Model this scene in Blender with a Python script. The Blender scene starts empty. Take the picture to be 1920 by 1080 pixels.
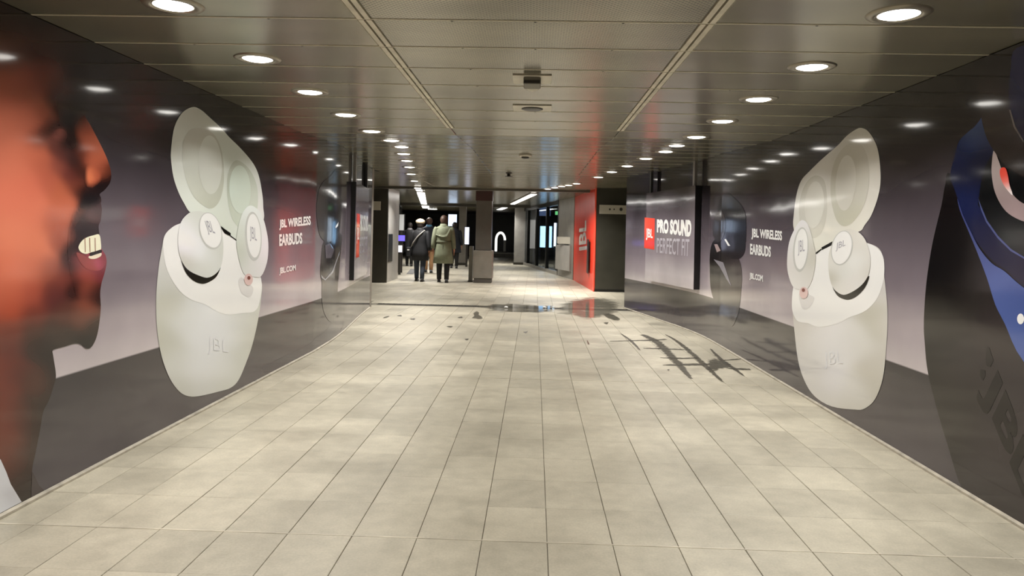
import bpy, bmesh, math, random
import numpy as np
from mathutils import Vector, Matrix
from mathutils.geometry import delaunay_2d_cdt
random.seed(7)
rng = np.random.default_rng(7)
sc = bpy.context.scene
COL = sc.collection

# ------------------------------------------------------------------ camera
FPX, H = 1387.0, 1.37                       # focal length in pixels of a 1920 wide frame, eye height
TH, TR = math.atan(43 / FPX), 0.022         # yaw to the left, roll
PPX, PPY = 960.0, 439.05                    # principal point (the photograph is a crop: lens shift)
Fv = Vector((-math.sin(TH), math.cos(TH), 0)); R0 = Vector((math.cos(TH), math.sin(TH), 0)); U0 = Vector((0, 0, 1))
Rv = R0 * math.cos(TR) + U0 * math.sin(TR); Uv = -R0 * math.sin(TR) + U0 * math.cos(TR)
CAM = Vector((0, 0, H))
cam_d = bpy.data.cameras.new('camera'); cam = bpy.data.objects.new('camera', cam_d); COL.objects.link(cam)
m = Matrix((Rv, Uv, -Fv)).transposed().to_4x4(); m.translation = CAM
cam.matrix_world = m
cam_d.sensor_width = 36; cam_d.lens = 36 * FPX / 1920
cam_d.shift_y = -(540 - PPY) / 1920
cam_d.clip_start = 0.05; cam_d.clip_end = 200
sc.camera = cam

# ------------------------------------------------------------------ world, exposure
w = bpy.data.worlds.new('world'); sc.world = w; w.use_nodes = True
w.node_tree.nodes['Background'].inputs[0].default_value = (0.75, 0.8, 0.9, 1)
w.node_tree.nodes['Background'].inputs[1].default_value = 0.02
sc.view_settings.view_transform = 'Standard'; sc.view_settings.look = 'None'
sc.view_settings.gamma = 1; sc.view_settings.use_curve_mapping = False
sc.view_settings.exposure = 0.0
sc.cycles.use_denoising = True
LAMP_W = 12.0                               # watts of one downlight
LENS = 9.0                                 # brightness of a downlight lens
WHITE_L = WHITE_R = np.array((0.80, 0.77, 0.715))               # brightness of white print on the lit walls: turns photo tones into print ink

# ------------------------------------------------------------------ projection helpers
def ray(x, y): return Fv + Rv * ((x - PPX) / FPX) + Uv * ((PPY - y) / FPX)
def floor_at(x, y, z=0.0):
    d = ray(x, y); return CAM + d * ((z - H) / d.z)
def at_depth(x, y, Y):
    d = ray(x, y); return CAM + d * (Y / d.y)
ZK = [(-6, 2.38), (7.6, 2.38), (9.6, 2.47), (14.25, 2.49), (14.3, 2.55), (80, 2.55)]
def zc(y):
    return float(np.interp(y, [k[0] for k in ZK], [k[1] for k in ZK]))
def ceil_at(x, y):
    z = 2.38
    for _ in range(12):
        p = floor_at(x, y, z); z = zc(p.y)
    return p
def proj_np(P):
    V = P - np.array(CAM); d = V @ np.array(Fv)
    return PPX + FPX * (V @ np.array(Rv)) / d, PPY - FPX * (V @ np.array(Uv)) / d

# ------------------------------------------------------------------ materials
def s2l(c):
    c = np.asarray(c, float) / 255.0
    return np.where(c <= 0.04045, c / 12.92, ((c + 0.055) / 1.055) ** 2.4)
def rgb(r, g, b):
    v = s2l((r, g, b)); return (float(v[0]), float(v[1]), float(v[2]), 1)
MATS = {}
def mat(name, col=(0.5, 0.5, 0.5, 1), rough=0.5, metal=0.0, spec=0.5, noise=0.0, nscale=6.0, bump=0.0, bscale=20.0, emit=None, estr=0.0, alpha=1.0):
    if name in MATS: return MATS[name]
    mt = bpy.data.materials.new(name); mt.use_nodes = True; nt = mt.node_tree; b = nt.nodes['Principled BSDF']
    b.inputs['Base Color'].default_value = col; b.inputs['Roughness'].default_value = rough
    b.inputs['Metallic'].default_value = metal; b.inputs['Specular IOR Level'].default_value = spec
    b.inputs['Alpha'].default_value = alpha
    if noise > 0:
        tc = nt.nodes.new('ShaderNodeNewGeometry'); n = nt.nodes.new('ShaderNodeTexNoise'); n.inputs['Scale'].default_value = nscale; n.inputs['Detail'].default_value = 5
        nt.links.new(tc.outputs['Position'], n.inputs['Vector'])
        mr = nt.nodes.new('ShaderNodeMapRange'); mr.inputs[3].default_value = 1 - noise; mr.inputs[4].default_value = 1 + noise
        mr.inputs[1].default_value = 0.3; mr.inputs[2].default_value = 0.7
        nt.links.new(n.outputs['Fac'], mr.inputs[0])
        mx = nt.nodes.new('ShaderNodeVectorMath'); mx.operation = 'SCALE'; mx.inputs[0].default_value = col[:3]
        nt.links.new(mr.outputs[0], mx.inputs['Scale']); nt.links.new(mx.outputs[0], b.inputs['Base Color'])
    if bump > 0:
        tc = nt.nodes.new('ShaderNodeNewGeometry'); n = nt.nodes.new('ShaderNodeTexNoise'); n.inputs['Scale'].default_value = bscale; n.inputs['Detail'].default_value = 2
        nt.links.new(tc.outputs['Position'], n.inputs['Vector'])
        bp = nt.nodes.new('ShaderNodeBump'); bp.inputs['Strength'].default_value = bump; bp.inputs['Distance'].default_value = 0.01
        nt.links.new(n.outputs['Fac'], bp.inputs['Height']); nt.links.new(bp.outputs[0], b.inputs['Normal'])
    if emit is not None:
        b.inputs['Emission Color'].default_value = emit; b.inputs['Emission Strength'].default_value = estr
    MATS[name] = mt
    return mt
def nd(nt, t, **kw):
    n = nt.nodes.new(t)
    for k, v in kw.items(): setattr(n, k, v)
    return n
VINYL_ROUGH = 0.09
def ripple(nt, b):
    """the faint waviness of sheet vinyl on a wall"""
    g = nd(nt, 'ShaderNodeNewGeometry'); n = nd(nt, 'ShaderNodeTexNoise'); n.inputs['Scale'].default_value = 2.2; n.inputs['Detail'].default_value = 1.5
    nt.links.new(g.outputs['Position'], n.inputs['Vector'])
    bp = nd(nt, 'ShaderNodeBump'); bp.inputs['Strength'].default_value = 0.09; bp.inputs['Distance'].default_value = 0.02; b.inputs['Coat Weight'].default_value = .12; b.inputs['Coat Roughness'].default_value = .05
    nt.links.new(n.outputs['Fac'], bp.inputs['Height']); nt.links.new(bp.outputs[0], b.inputs['Normal'])
def vinyl_ink():
    if 'vinyl_ink' in MATS: return MATS['vinyl_ink']
    mt = bpy.data.materials.new('vinyl_ink'); mt.use_nodes = True; nt = mt.node_tree; b = nt.nodes['Principled BSDF']
    a = nd(nt, 'ShaderNodeAttribute'); a.attribute_name = 'ink'
    nt.links.new(a.outputs['Color'], b.inputs['Base Color']); b.inputs['Roughness'].default_value = VINYL_ROUGH
    ripple(nt, b)
    MATS['vinyl_ink'] = mt; return mt
def vinyl_wall(name, stops, white, red=None):
    """printed studio backdrop: tone by height; the print's dark ground band below"""
    mt = bpy.data.materials.new(name); mt.use_nodes = True; nt = mt.node_tree; b = nt.nodes['Principled BSDF']
    g = nd(nt, 'ShaderNodeNewGeometry'); sp = nd(nt, 'ShaderNodeSeparateXYZ'); nt.links.new(g.outputs['Position'], sp.inputs[0])
    mr = nd(nt, 'ShaderNodeMapRange'); mr.inputs[1].default_value = 0; mr.inputs[2].default_value = 2.6
    nt.links.new(sp.outputs['Z'], mr.inputs[0])
    cr = nd(nt, 'ShaderNodeValToRGB'); nt.links.new(mr.outputs[0], cr.inputs[0])
    e = cr.color_ramp.elements
    while len(e) > 1: e.remove(e[0])
    for i, (z, c) in enumerate(stops):
        el = e[0] if i == 0 else e.new(z / 2.6)
        el.position = z / 2.6
        v = np.clip(s2l(c) / white, 0, 0.9); el.color = (*v, 1)
    n = nd(nt, 'ShaderNodeTexNoise'); n.inputs['Scale'].default_value = 1.3; n.inputs['Detail'].default_value = 3
    nt.links.new(g.outputs['Position'], n.inputs['Vector'])
    m2 = nd(nt, 'ShaderNodeMapRange'); m2.inputs[1].default_value = .3; m2.inputs[2].default_value = .7; m2.inputs[3].default_value = .88; m2.inputs[4].default_value = 1.12
    nt.links.new(n.outputs['Fac'], m2.inputs[0])
    vm = nd(nt, 'ShaderNodeVectorMath', operation='SCALE'); nt.links.new(cr.outputs[0], vm.inputs[0]); nt.links.new(m2.outputs[0], vm.inputs['Scale'])
    nt.links.new(vm.outputs[0], b.inputs['Base Color']); b.inputs['Roughness'].default_value = VINYL_ROUGH
    ripple(nt, b)
    return mt
def tile_mat():
    mt = bpy.data.materials.new('floor_tile_stone'); mt.use_nodes = True; nt = mt.node_tree; b = nt.nodes['Principled BSDF']
    g = nd(nt, 'ShaderNodeNewGeometry')
    at = nd(nt, 'ShaderNodeAttribute'); at.attribute_name = 'tone'           # joined tiles: tone per tile
    oi = nd(nt, 'ShaderNodeObjectInfo')
    n1 = nd(nt, 'ShaderNodeTexNoise'); n1.inputs['Scale'].default_value = 1.6; n1.inputs['Detail'].default_value = 6; n1.inputs['Roughness'].default_value = .62
    n2 = nd(nt, 'ShaderNodeTexNoise'); n2.inputs['Scale'].default_value = 90; n2.inputs['Detail'].default_value = 3
    mp = nd(nt, 'ShaderNodeMapping'); mp.inputs['Scale'].default_value = (1.0, 1.05, 1)
    nt.links.new(g.outputs['Position'], mp.inputs[0])
    nt.links.new(mp.outputs[0], n1.inputs['Vector']); nt.links.new(g.outputs['Position'], n2.inputs['Vector'])
    def mr(src, lo, hi, a, c):
        q = nd(nt, 'ShaderNodeMapRange'); q.inputs[1].default_value = lo; q.inputs[2].default_value = hi; q.inputs[3].default_value = a; q.inputs[4].default_value = c
        nt.links.new(src, q.inputs[0]); return q.outputs[0]
    def mul(a, c):
        q = nd(nt, 'ShaderNodeMath', operation='MULTIPLY'); nt.links.new(a, q.inputs[0]); nt.links.new(c, q.inputs[1]); return q.outputs[0]
    ad = nd(nt, 'ShaderNodeMath', operation='ADD'); nt.links.new(at.outputs['Fac'], ad.inputs[0]); nt.links.new(oi.outputs['Random'], ad.inputs[1])
    fr = nd(nt, 'ShaderNodeMath', operation='FRACT'); nt.links.new(ad.outputs[0], fr.inputs[0])
    f = mul(mul(mr(fr.outputs[0], 0, 1, .90, 1.06), mr(n1.outputs['Fac'], .3, .7, .80, 1.12)), mr(n2.outputs['Fac'], .3, .7, .92, 1.08))
    n3 = nd(nt, 'ShaderNodeTexNoise'); n3.inputs['Scale'].default_value = .55; n3.inputs['Detail'].default_value = 4; nt.links.new(g.outputs['Position'], n3.inputs['Vector'])
    n4 = nd(nt, 'ShaderNodeTexNoise'); n4.inputs['Scale'].default_value = 11; n4.inputs['Detail'].default_value = 5; nt.links.new(g.outputs['Position'], n4.inputs['Vector'])
    f = mul(mul(f, mr(n3.outputs['Fac'], .35, .65, .88, 1.08)), mr(n4.outputs['Fac'], .3, .7, .90, 1.07))
    vm = nd(nt, 'ShaderNodeVectorMath', operation='SCALE'); vm.inputs[0].default_value = (0.47, 0.43, 0.338)
    nt.links.new(f, vm.inputs['Scale']); nt.links.new(vm.outputs[0], b.inputs['Base Color'])
    nt.links.new(mr(n1.outputs['Fac'], .3, .7, .34, .52), b.inputs['Roughness'])
    b.inputs['Specular IOR Level'].default_value = .6
    bp = nd(nt, 'ShaderNodeBump'); bp.inputs['Strength'].default_value = .12; bp.inputs['Distance'].default_value = .004
    nt.links.new(n2.outputs['Fac'], bp.inputs['Height']); nt.links.new(bp.outputs[0], b.inputs['Normal'])
    return mt
def ceil_mat(name, perforated):
    mt = bpy.data.materials.new(name); mt.use_nodes = True; nt = mt.node_tree; b = nt.nodes['Principled BSDF']
    g = nd(nt, 'ShaderNodeNewGeometry'); oi = nd(nt, 'ShaderNodeObjectInfo')
    n1 = nd(nt, 'ShaderNodeTexNoise'); n1.inputs['Scale'].default_value = 1.2; n1.inputs['Detail'].default_value = 5
    mp = nd(nt, 'ShaderNodeMapping'); mp.inputs['Scale'].default_value = (0.7, 2.4, 1); nt.links.new(g.outputs['Position'], mp.inputs[0]); nt.links.new(mp.outputs[0], n1.inputs['Vector'])
    def mr(src, lo, hi, a, c):
        q = nd(nt, 'ShaderNodeMapRange'); q.inputs[1].default_value = lo; q.inputs[2].default_value = hi; q.inputs[3].default_value = a; q.inputs[4].default_value = c
        nt.links.new(src, q.inputs[0]); return q.outputs[0]
    mu = nd(nt, 'ShaderNodeMath', operation='MULTIPLY'); nt.links.new(mr(n1.outputs['Fac'], .3, .7, .68, 1.22), mu.inputs[0]); nt.links.new(mr(oi.outputs['Random'], 0, 1, .9, 1.08), mu.inputs[1])
    src = mu.outputs[0]
    if perforated:
        vo = nd(nt, 'ShaderNodeTexVoronoi'); vo.inputs['Scale'].default_value = 52; vo.inputs['Randomness'].default_value = 0; vo.voronoi_dimensions = '2D'
        rt = nd(nt, 'ShaderNodeMapping'); rt.inputs['Rotation'].default_value = (0, 0, math.radians(45)); nt.links.new(g.outputs['Position'], rt.inputs[0]); nt.links.new(rt.outputs[0], vo.inputs['Vector'])
        h = mr(vo.outputs['Distance'], .26, .36, .12, 1.0)
        m2 = nd(nt, 'ShaderNodeMath', operation='MULTIPLY'); nt.links.new(src, m2.inputs[0]); nt.links.new(h, m2.inputs[1]); src = m2.outputs[0]
    vm = nd(nt, 'ShaderNodeVectorMath', operation='SCALE'); vm.inputs[0].default_value = (0.325, 0.298, 0.222) if perforated else (0.265, 0.242, 0.172)
    nt.links.new(src, vm.inputs['Scale']); nt.links.new(vm.outputs[0], b.inputs['Base Color'])
    b.inputs['Metallic'].default_value = .6; b.inputs['Roughness'].default_value = .22
    return mt

# ------------------------------------------------------------------ mesh helpers
def mk(name, verts, faces, mt, parent=None, smooth=False):
    me = bpy.data.meshes.new(name); me.from_pydata([tuple(v) for v in verts], [], faces); me.update()
    if smooth:
        me.polygons.foreach_set('use_smooth', [True] * len(me.polygons))
    o = bpy.data.objects.new(name, me); COL.objects.link(o)
    if mt: me.materials.append(mt)
    if parent: attach(o, parent)
    return o
def attach(o, parent):
    o.parent = parent
    if parent.type == 'EMPTY' or True:
        o.matrix_parent_inverse = Matrix.Identity(4)
def tag(o, label=None, cat=None, group=None, kind=None):
    if label: o['label'] = label
    if cat: o['category'] = cat
    if group: o['group'] = group
    if kind: o['kind'] = kind
    return o
def thing(name, label, cat, loc=(0, 0, 0), rz=0.0, group=None):
    o = bpy.data.objects.new(name, None); COL.objects.link(o); o.location = loc; o.rotation_euler = (0, 0, rz); o.empty_display_size = .1
    return tag(o, label, cat, group)
BOXF = [(0, 3, 2, 1), (4, 5, 6, 7), (0, 1, 5, 4), (1, 2, 6, 5), (2, 3, 7, 6), (3, 0, 4, 7)]
def boxv(x0, y0, z0, x1, y1, z1):
    return [(x0, y0, z0), (x1, y0, z0), (x1, y1, z0), (x0, y1, z0), (x0, y0, z1), (x1, y0, z1), (x1, y1, z1), (x0, y1, z1)]
def box(name, x0, y0, z0, x1, y1, z1, mt, parent=None, bev=0.0):
    o = mk(name, boxv(x0, y0, z0, x1, y1, z1), BOXF, mt, parent)
    if bev > 0: bevel(o, bev)
    return o
def bevel(o, wdt, seg=2):
    bm = bmesh.new(); bm.from_mesh(o.data)
    bmesh.ops.bevel(bm, geom=list(bm.edges), offset=wdt, segments=seg, affect='EDGES', profile=.5)
    bm.to_mesh(o.data); bm.free()
def lathe(name, prof, n, mt, parent=None, smooth=True, cap=True, loc=(0, 0, 0)):
    """revolve (r, z) pairs about the z axis"""
    V, Fc = [], []
    for r, z in prof:
        for i in range(n):
            a = 2 * math.pi * i / n; V.append((loc[0] + r * math.cos(a), loc[1] + r * math.sin(a), loc[2] + z))
    for k in range(len(prof) - 1):
        for i in range(n):
            j = (i + 1) % n; Fc.append((k * n + i, k * n + j, (k + 1) * n + j, (k + 1) * n + i))
    if cap:
        Fc.append(tuple(range(n))[::-1]); Fc.append(tuple((len(prof) - 1) * n + i for i in range(n)))
    return mk(name, V, Fc, mt, parent, smooth)
def loft(name, rings, mt, parent=None, smooth=True, cap=True):
    n = len(rings[0]); V = [p for r in rings for p in r]; Fc = []
    for k in range(len(rings) - 1):
        for i in range(n):
            j = (i + 1) % n; Fc.append((k * n + i, k * n + j, (k + 1) * n + j, (k + 1) * n + i))
    if cap:
        Fc.append(tuple(range(n))[::-1]); Fc.append(tuple((len(rings) - 1) * n + i for i in range(n)))
    return mk(name, V, Fc, mt, parent, smooth)
def quad_prism(name, pts, thick, mt, parent=None):
    """a plan polygon-like vertical plate: pts are plan corners (x, y), extruded z0..z1 given in thick"""
    n = len(pts); z0, z1 = thick
    V = [(p[0], p[1], z0) for p in pts] + [(p[0], p[1], z1) for p in pts]
    Fc = [tuple(range(n))[::-1], tuple(range(n, 2 * n))] + [(i, (i + 1) % n, n + (i + 1) % n, n + i) for i in range(n)]
    return mk(name, V, Fc, mt, parent)
def catmull(pts, k, closed):
    P = np.array(pts, float); n = len(P); out = []
    rngi = range(n) if closed else range(n - 1)
    for i in rngi:
        if closed: p0, p1, p2, p3 = P[(i - 1) % n], P[i], P[(i + 1) % n], P[(i + 2) % n]
        else: p0, p1, p2, p3 = P[max(i - 1, 0)], P[i], P[i + 1], P[min(i + 2, n - 1)]
        for j in range(k):
            t = j / k
            out.append(.5 * ((2 * p1) + (-p0 + p2) * t + (2 * p0 - 5 * p1 + 4 * p2 - p3) * t * t + (-p0 + 3 * p1 - 3 * p2 + p3) * t ** 3))
    if not closed: out.append(P[-1])
    return np.array(out)

# ------------------------------------------------------------------ the two curved walls
class Surf:
    """a vertical surface over a plan line x(y); inward is +1 when the corridor lies at greater x"""
    def __init__(s, pts, inward, white):
        s.P = np.array(pts, float); s.inward = inward; s.white = white
    def X(s, y): return np.interp(y, s.P[:, 1], s.P[:, 0])
    def pos(s, y, z, off):
        y = np.asarray(y, float); x = s.X(y); sl = (s.X(y + .05) - s.X(y - .05)) / .1
        nl = np.sqrt(1 + sl * sl)
        return np.stack([x + s.inward * off / nl, y - s.inward * off * sl / nl, np.broadcast_to(z, y.shape)], -1)
    def hit(s, px, py):
        d = ray(px, py); best = None
        for (xa, ya), (xb, yb) in zip(s.P[:-1], s.P[1:]):
            ex, ey = xb - xa, yb - ya; den = d.x * ey - d.y * ex
            if abs(den) < 1e-12: continue
            t = (xa * ey - ya * ex) / den; u = (xa * d.y - ya * d.x) / den
            if t > 0 and -1e-6 <= u <= 1 + 1e-6 and (best is None or t < best): best = t
        if best is None: raise ValueError((px, py))
        p = CAM + d * best; return p.y, p.z
def line(pts):
    q = catmull(pts, 6, False); return [tuple(v) for v in q]
LW = Surf([(-2.46, -4), (-2.46, 4.0)] + line([(-2.46, 8.2), (-2.50, 9.1), (-2.58, 10.0), (-2.70, 11.0), (-2.82, 12.05), (-2.93, 13.15)]), +1, WHITE_L)
RW = Surf([(2.40, -4), (2.40, 4.0)] + line([(2.40, 9.6), (2.375, 10.4), (2.29, 11.2), (2.14, 12.05), (1.94, 13.2), (1.74, 14.25)]), -1, WHITE_R)
def build_wall(name, S, mt):
    ys = S.P[:, 1]; zs = [0.0, .3, .575, .9, 1.2, 1.5, 1.8, 2.1, None]
    ys2 = sorted(set(list(ys) + list(np.arange(-4, ys[-1], .5)))); n = len(zs); V, Fc = [], []
    for off in (0.0, -.14):
        for y in ys2:
            for z in zs:
                zz = zc(y) + .02 if z is None else z
                V.append(S.pos(np.array(y), zz, off))
    N = len(ys2) * n
    fl = S.inward > 0
    def q(a, b, c, d): Fc.append((a, b, c, d) if fl else (d, c, b, a))
    for i in range(len(ys2) - 1):
        for k in range(n - 1):
            a = i * n + k; q(a, a + n, a + n + 1, a + 1); a += N; q(a, a + 1, a + n + 1, a + n)
        a = i * n + n - 1; q(a, a + n, a + n + N, a + N)
        a = i * n; q(a, a + N, a + n + N, a + n)
    for k in range(n - 1):
        a = (len(ys2) - 1) * n + k; q(a, a + N, a + N + 1, a + 1)
        a = k; q(a, a + 1, a + 1 + N, a + N)
    o = mk(name, V, Fc, mt); tag(o, kind='structure')
    bm = bmesh.new(); bm.from_mesh(o.data); bmesh.ops.recalc_face_normals(bm, faces=bm.faces); bm.to_mesh(o.data); bm.free()
    me = o.data; me.polygons.foreach_set('use_smooth', [True] * len(me.polygons))
    try: me.set_sharp_from_angle(angle=math.radians(40))
    except Exception: pass
    return o
GL = [(0, (74, 67, 69)), (.3, (68, 62, 63)), (.573, (55, 50, 50)), (.577, (182, 171, 169)), (.75, (158, 146, 147)), (1.05, (118, 107, 111)), (1.4, (85, 76, 80)), (1.75, (58, 51, 54)), (2.05, (34, 29, 31)), (2.5, (18, 15, 15))]
wall_left = build_wall('wall_left', LW, vinyl_wall('vinyl_backdrop_left', GL, WHITE_L))
wall_right = build_wall('wall_right', RW, vinyl_wall('vinyl_backdrop_right', GL, WHITE_R))
grout = mat('tile_grout', (0.19, 0.172, 0.135, 1), .85, noise=.2, nscale=8)
def sill(name, S):
    ys = sorted(set(list(S.P[:, 1]) + list(np.arange(-4, S.P[-1, 1], .5)))); ring = []
    for y in ys:
        ring.append([tuple(S.pos(np.array(y), z, o)) for o, z in ((.002, .0), (.022, .0), (.022, .012), (.002, .018))])
    return loft(name, ring, mat('sill_sealant', (0.42, 0.38, 0.31, 1), .6, noise=.25, nscale=14), smooth=False)
tag(sill('baseboard_left', LW), kind='structure'); tag(sill('baseboard_right', RW), kind='structure')

# ------------------------------------------------------------------ floor
TW, TL_, TX0, TY0 = 0.2918, 0.4133, -0.791, 3.30
floor = box('floor', -9, -4, -.12, 6, 50, -.006, grout); tag(floor, kind='structure')
TM = tile_mat()
def tile_geo(wd, ln, h=.006, b=.0018):
    g = .0022; x, y = wd / 2 - g * .7, ln / 2 - g * .35
    V = [(-x, -y, -h), (x, -y, -h), (x, y, -h), (-x, y, -h), (-x, -y, -b), (x, -y, -b), (x, y, -b), (-x, y, -b),
         (-x + b, -y + b, 0), (x - b, -y + b, 0), (x - b, y - b, 0), (-x + b, y - b, 0)]
    Fc = [(0, 1, 5, 4), (1, 2, 6, 5), (2, 3, 7, 6), (3, 0, 4, 7), (4, 5, 9, 8), (5, 6, 10, 9), (6, 7, 11, 10), (7, 4, 8, 11), (8, 9, 10, 11)]
    return V, Fc
tv, tf = tile_geo(TW, TL_)
tme = bpy.data.meshes.new('floor_tile'); tme.from_pydata(tv, [], tf); tme.materials.append(TM)
cells = []
for r in range(-17, 100):
    y = TY0 + (r + .5) * TL_
    for c in range(-24, 16):
        x = TX0 + (c + .5) * TW
        if y < 14.3 and not (LW.X(y) - .05 < x - TW / 2 + .28 and x + TW / 2 - .28 < RW.X(y) + .05): continue
        if y >= 14.3 and not (-8 < x < 3.4): continue
        if abs(y - 13.92) < .1: continue
        cells.append((x, y))
def cell_area(c):
    x, y = c
    if y < 2.0: return -1
    P = np.array([(x - TW / 2, y - TL_ / 2, 0), (x + TW / 2, y - TL_ / 2, 0), (x + TW / 2, y + TL_ / 2, 0), (x - TW / 2, y + TL_ / 2, 0)])
    u, v = proj_np(P)
    if u.max() < 0 or u.min() > 1920 or v.min() > 1080: return -1
    u = np.clip(u, 0, 1920); v = np.clip(v, 0, 1080)
    return .5 * abs(np.dot(u, np.roll(v, 1)) - np.dot(v, np.roll(u, 1)))
cells.sort(key=cell_area, reverse=True)
for x, y in cells[:300]:
    o = bpy.data.objects.new('floor_tile', tme); COL.objects.link(o); o.parent = floor
    o.location = (x, y, random.uniform(-.0012, 0)); o.rotation_euler = (random.gauss(0, .0012), random.gauss(0, .0012), random.gauss(0, .002))
V, Fc, tone = [], [], []
for x, y in cells[300:]:
    k = len(V); dz = random.uniform(-.001, 0); V += [(x + a, y + b, c + dz) for a, b, c in tv]; Fc += [tuple(k + i for i in f) for f in tf]; tone += [random.random()] * len(tv)
far_tiles = mk('floor_tile', V, Fc, TM, floor); tag(far_tiles, kind='stuff')
ca = far_tiles.data.attributes.new('tone', 'FLOAT', 'POINT'); ca.data.foreach_set('value', tone)
# pale movement joints across the floor
jm = mat('joint_strip_metal', (0.62, 0.57, 0.47, 1), .35, metal=.3, noise=.3, nscale=5)
for yj in (TY0, TY0 + 9 * TL_):
    box('movement_joint', LW.X(yj) + .03, yj - .004, -.005, RW.X(yj) - .03, yj + .004, .0012, jm, floor)
# drain across the corridor
dr = thing('floor_drain', 'narrow dark drainage channel running across the tiled floor', 'drain', (0, 13.92, 0))
dm = mat('drain_iron', (0.035, 0.032, 0.028, 1), .5, metal=.6, noise=.3, nscale=20)
box('channel', -2.95, -.085, -.006, 1.80, .085, -.0045, mat('drain_dark', (.012, .011, .01, 1), .4), dr)
for s in (-1, 1): box('edge_rail', -2.95, s * .075 - .008, -.0045, 1.80, s * .075 + .008, .0005, dm, dr)
V, Fc = [], []
for i in range(94):
    x = -2.93 + i * .05; k = len(V); V += boxv(x, -.066, -.0044, x + .022, .066, -.0005); Fc += [tuple(k + j for j in f) for f in BOXF]
tag(mk('grate_bar', V, Fc, dm, dr), kind='stuff')

# ------------------------------------------------------------------ ceiling
cm = mat('ceiling_void', (0.02, 0.019, 0.016, 1), .8)
def ceil_slab(name, ys):
    ring = []
    for y in ys:
        z = zc(y) + .035; wl, wr = (-2.75, 2.6) if y <= 7.6 else ((-3.1, 2.6) if y <= 14.2 else (-9, 6))
        ring.append([(wl, y, z), (wr, y, z), (wr, y, z + .12), (wl, y, z + .12)])
    return tag(loft(name, ring, cm, smooth=False), kind='structure')
ceiling = ceil_slab('ceiling', (-4, 7.6, 9.6, 14.2)); ceiling_hall = ceil_slab('ceiling_hall', (14.3, 50))
CP = ceil_mat('ceiling_panel_metal', False); CPP = ceil_mat('ceiling_panel_perforated', True)
CY0, CL = 3.50, 0.515
SL, SR = -.835, .79
def cpanel(xa0, xb0, xa1, xb1, y0, y1, mt, par=None):
    g = .006; y0 += g; y1 -= g; za, zb = zc(y0), zc(y1); b = .004; t = .018
    V = []
    for (dz, ins) in ((t, 0), (b, 0), (0, b)):
        V += [(xa0 + ins, y0 + ins, za + dz), (xb0 - ins, y0 + ins, za + dz), (xb1 - ins, y1 - ins, zb + dz), (xa1 + ins, y1 - ins, zb + dz)]
    Fc = []
    for k in (0, 4):
        for i in range(4): Fc.append((k + i, k + 4 + i, k + 4 + (i + 1) % 4, k + (i + 1) % 4))
    Fc += [(8, 11, 10, 9), (0, 1, 2, 3)]
    return mk('ceiling_panel', V, Fc, mt, par or ceiling)
stm = mat('ceiling_strip_metal', (0.60, 0.555, 0.44, 1), .42, metal=.15, noise=.15, nscale=9)
jb_m = mat('ceiling_joint_metal', (0.50, 0.46, 0.35, 1), .5, metal=.1, noise=.1)
fxm = mat('fixing_dark', (0.03, 0.028, 0.024, 1), .5)
for r in range(-14, 21):
    y0, y1 = CY0 + r * CL, CY0 + (r + 1) * CL
    wl0, wl1, wr0, wr1 = LW.X(y0) + .003, LW.X(y1) + .003, RW.X(y0) - .003, RW.X(y1) - .003
    hw = .036 if y1 < 7.3 else .003
    cpanel(wl0, SL - hw, wl1, SL - hw, y0, y1, CP)
    cpanel(SL + hw, SR - hw, SL + hw, SR - hw, y0, y1, CPP if y1 < 6.7 else CP)
    cpanel(SR + hw, wr0, SR + hw, wr1, y0, y1, CP)
    if y1 < 7.3:
        for sx in (SL, SR):
            for d in (-.019, .019):
                box('ceiling_strip', sx + d - .013, y0 + .007, 2.376, sx + d + .013, y1 - .007, 2.392, stm, ceiling)
    box('joint_bar', max(wl0, wl1) + .004, y0 - .0068, zc(y0) - .0022, min(wr0, wr1) - .004, y0 + .0068, zc(y0) + .006, jb_m, ceiling)
    if -1 < y0 < 9:
        for fx in (SL, SL * .5, -.02, SR * .5, SR, -1.9, -1.3, 1.3, 1.85):
            if random.random() < .75: lathe('panel_screw', [(.007, .002), (.007, -.003), (.003, -.004)], 8, fxm, ceiling, loc=(fx, y0 + .012, zc(y0)))
for r in range(21, 70):
    y0, y1 = CY0 + r * CL, CY0 + (r + 1) * CL
    if y1 < 14.35: continue
    for xa, xb in ((-8.5, -2.6), (-2.595, 0.9), (0.905, 4)):
        cpanel(xa, xb, xa, xb, y0, y1, CP, ceiling_hall)

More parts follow.
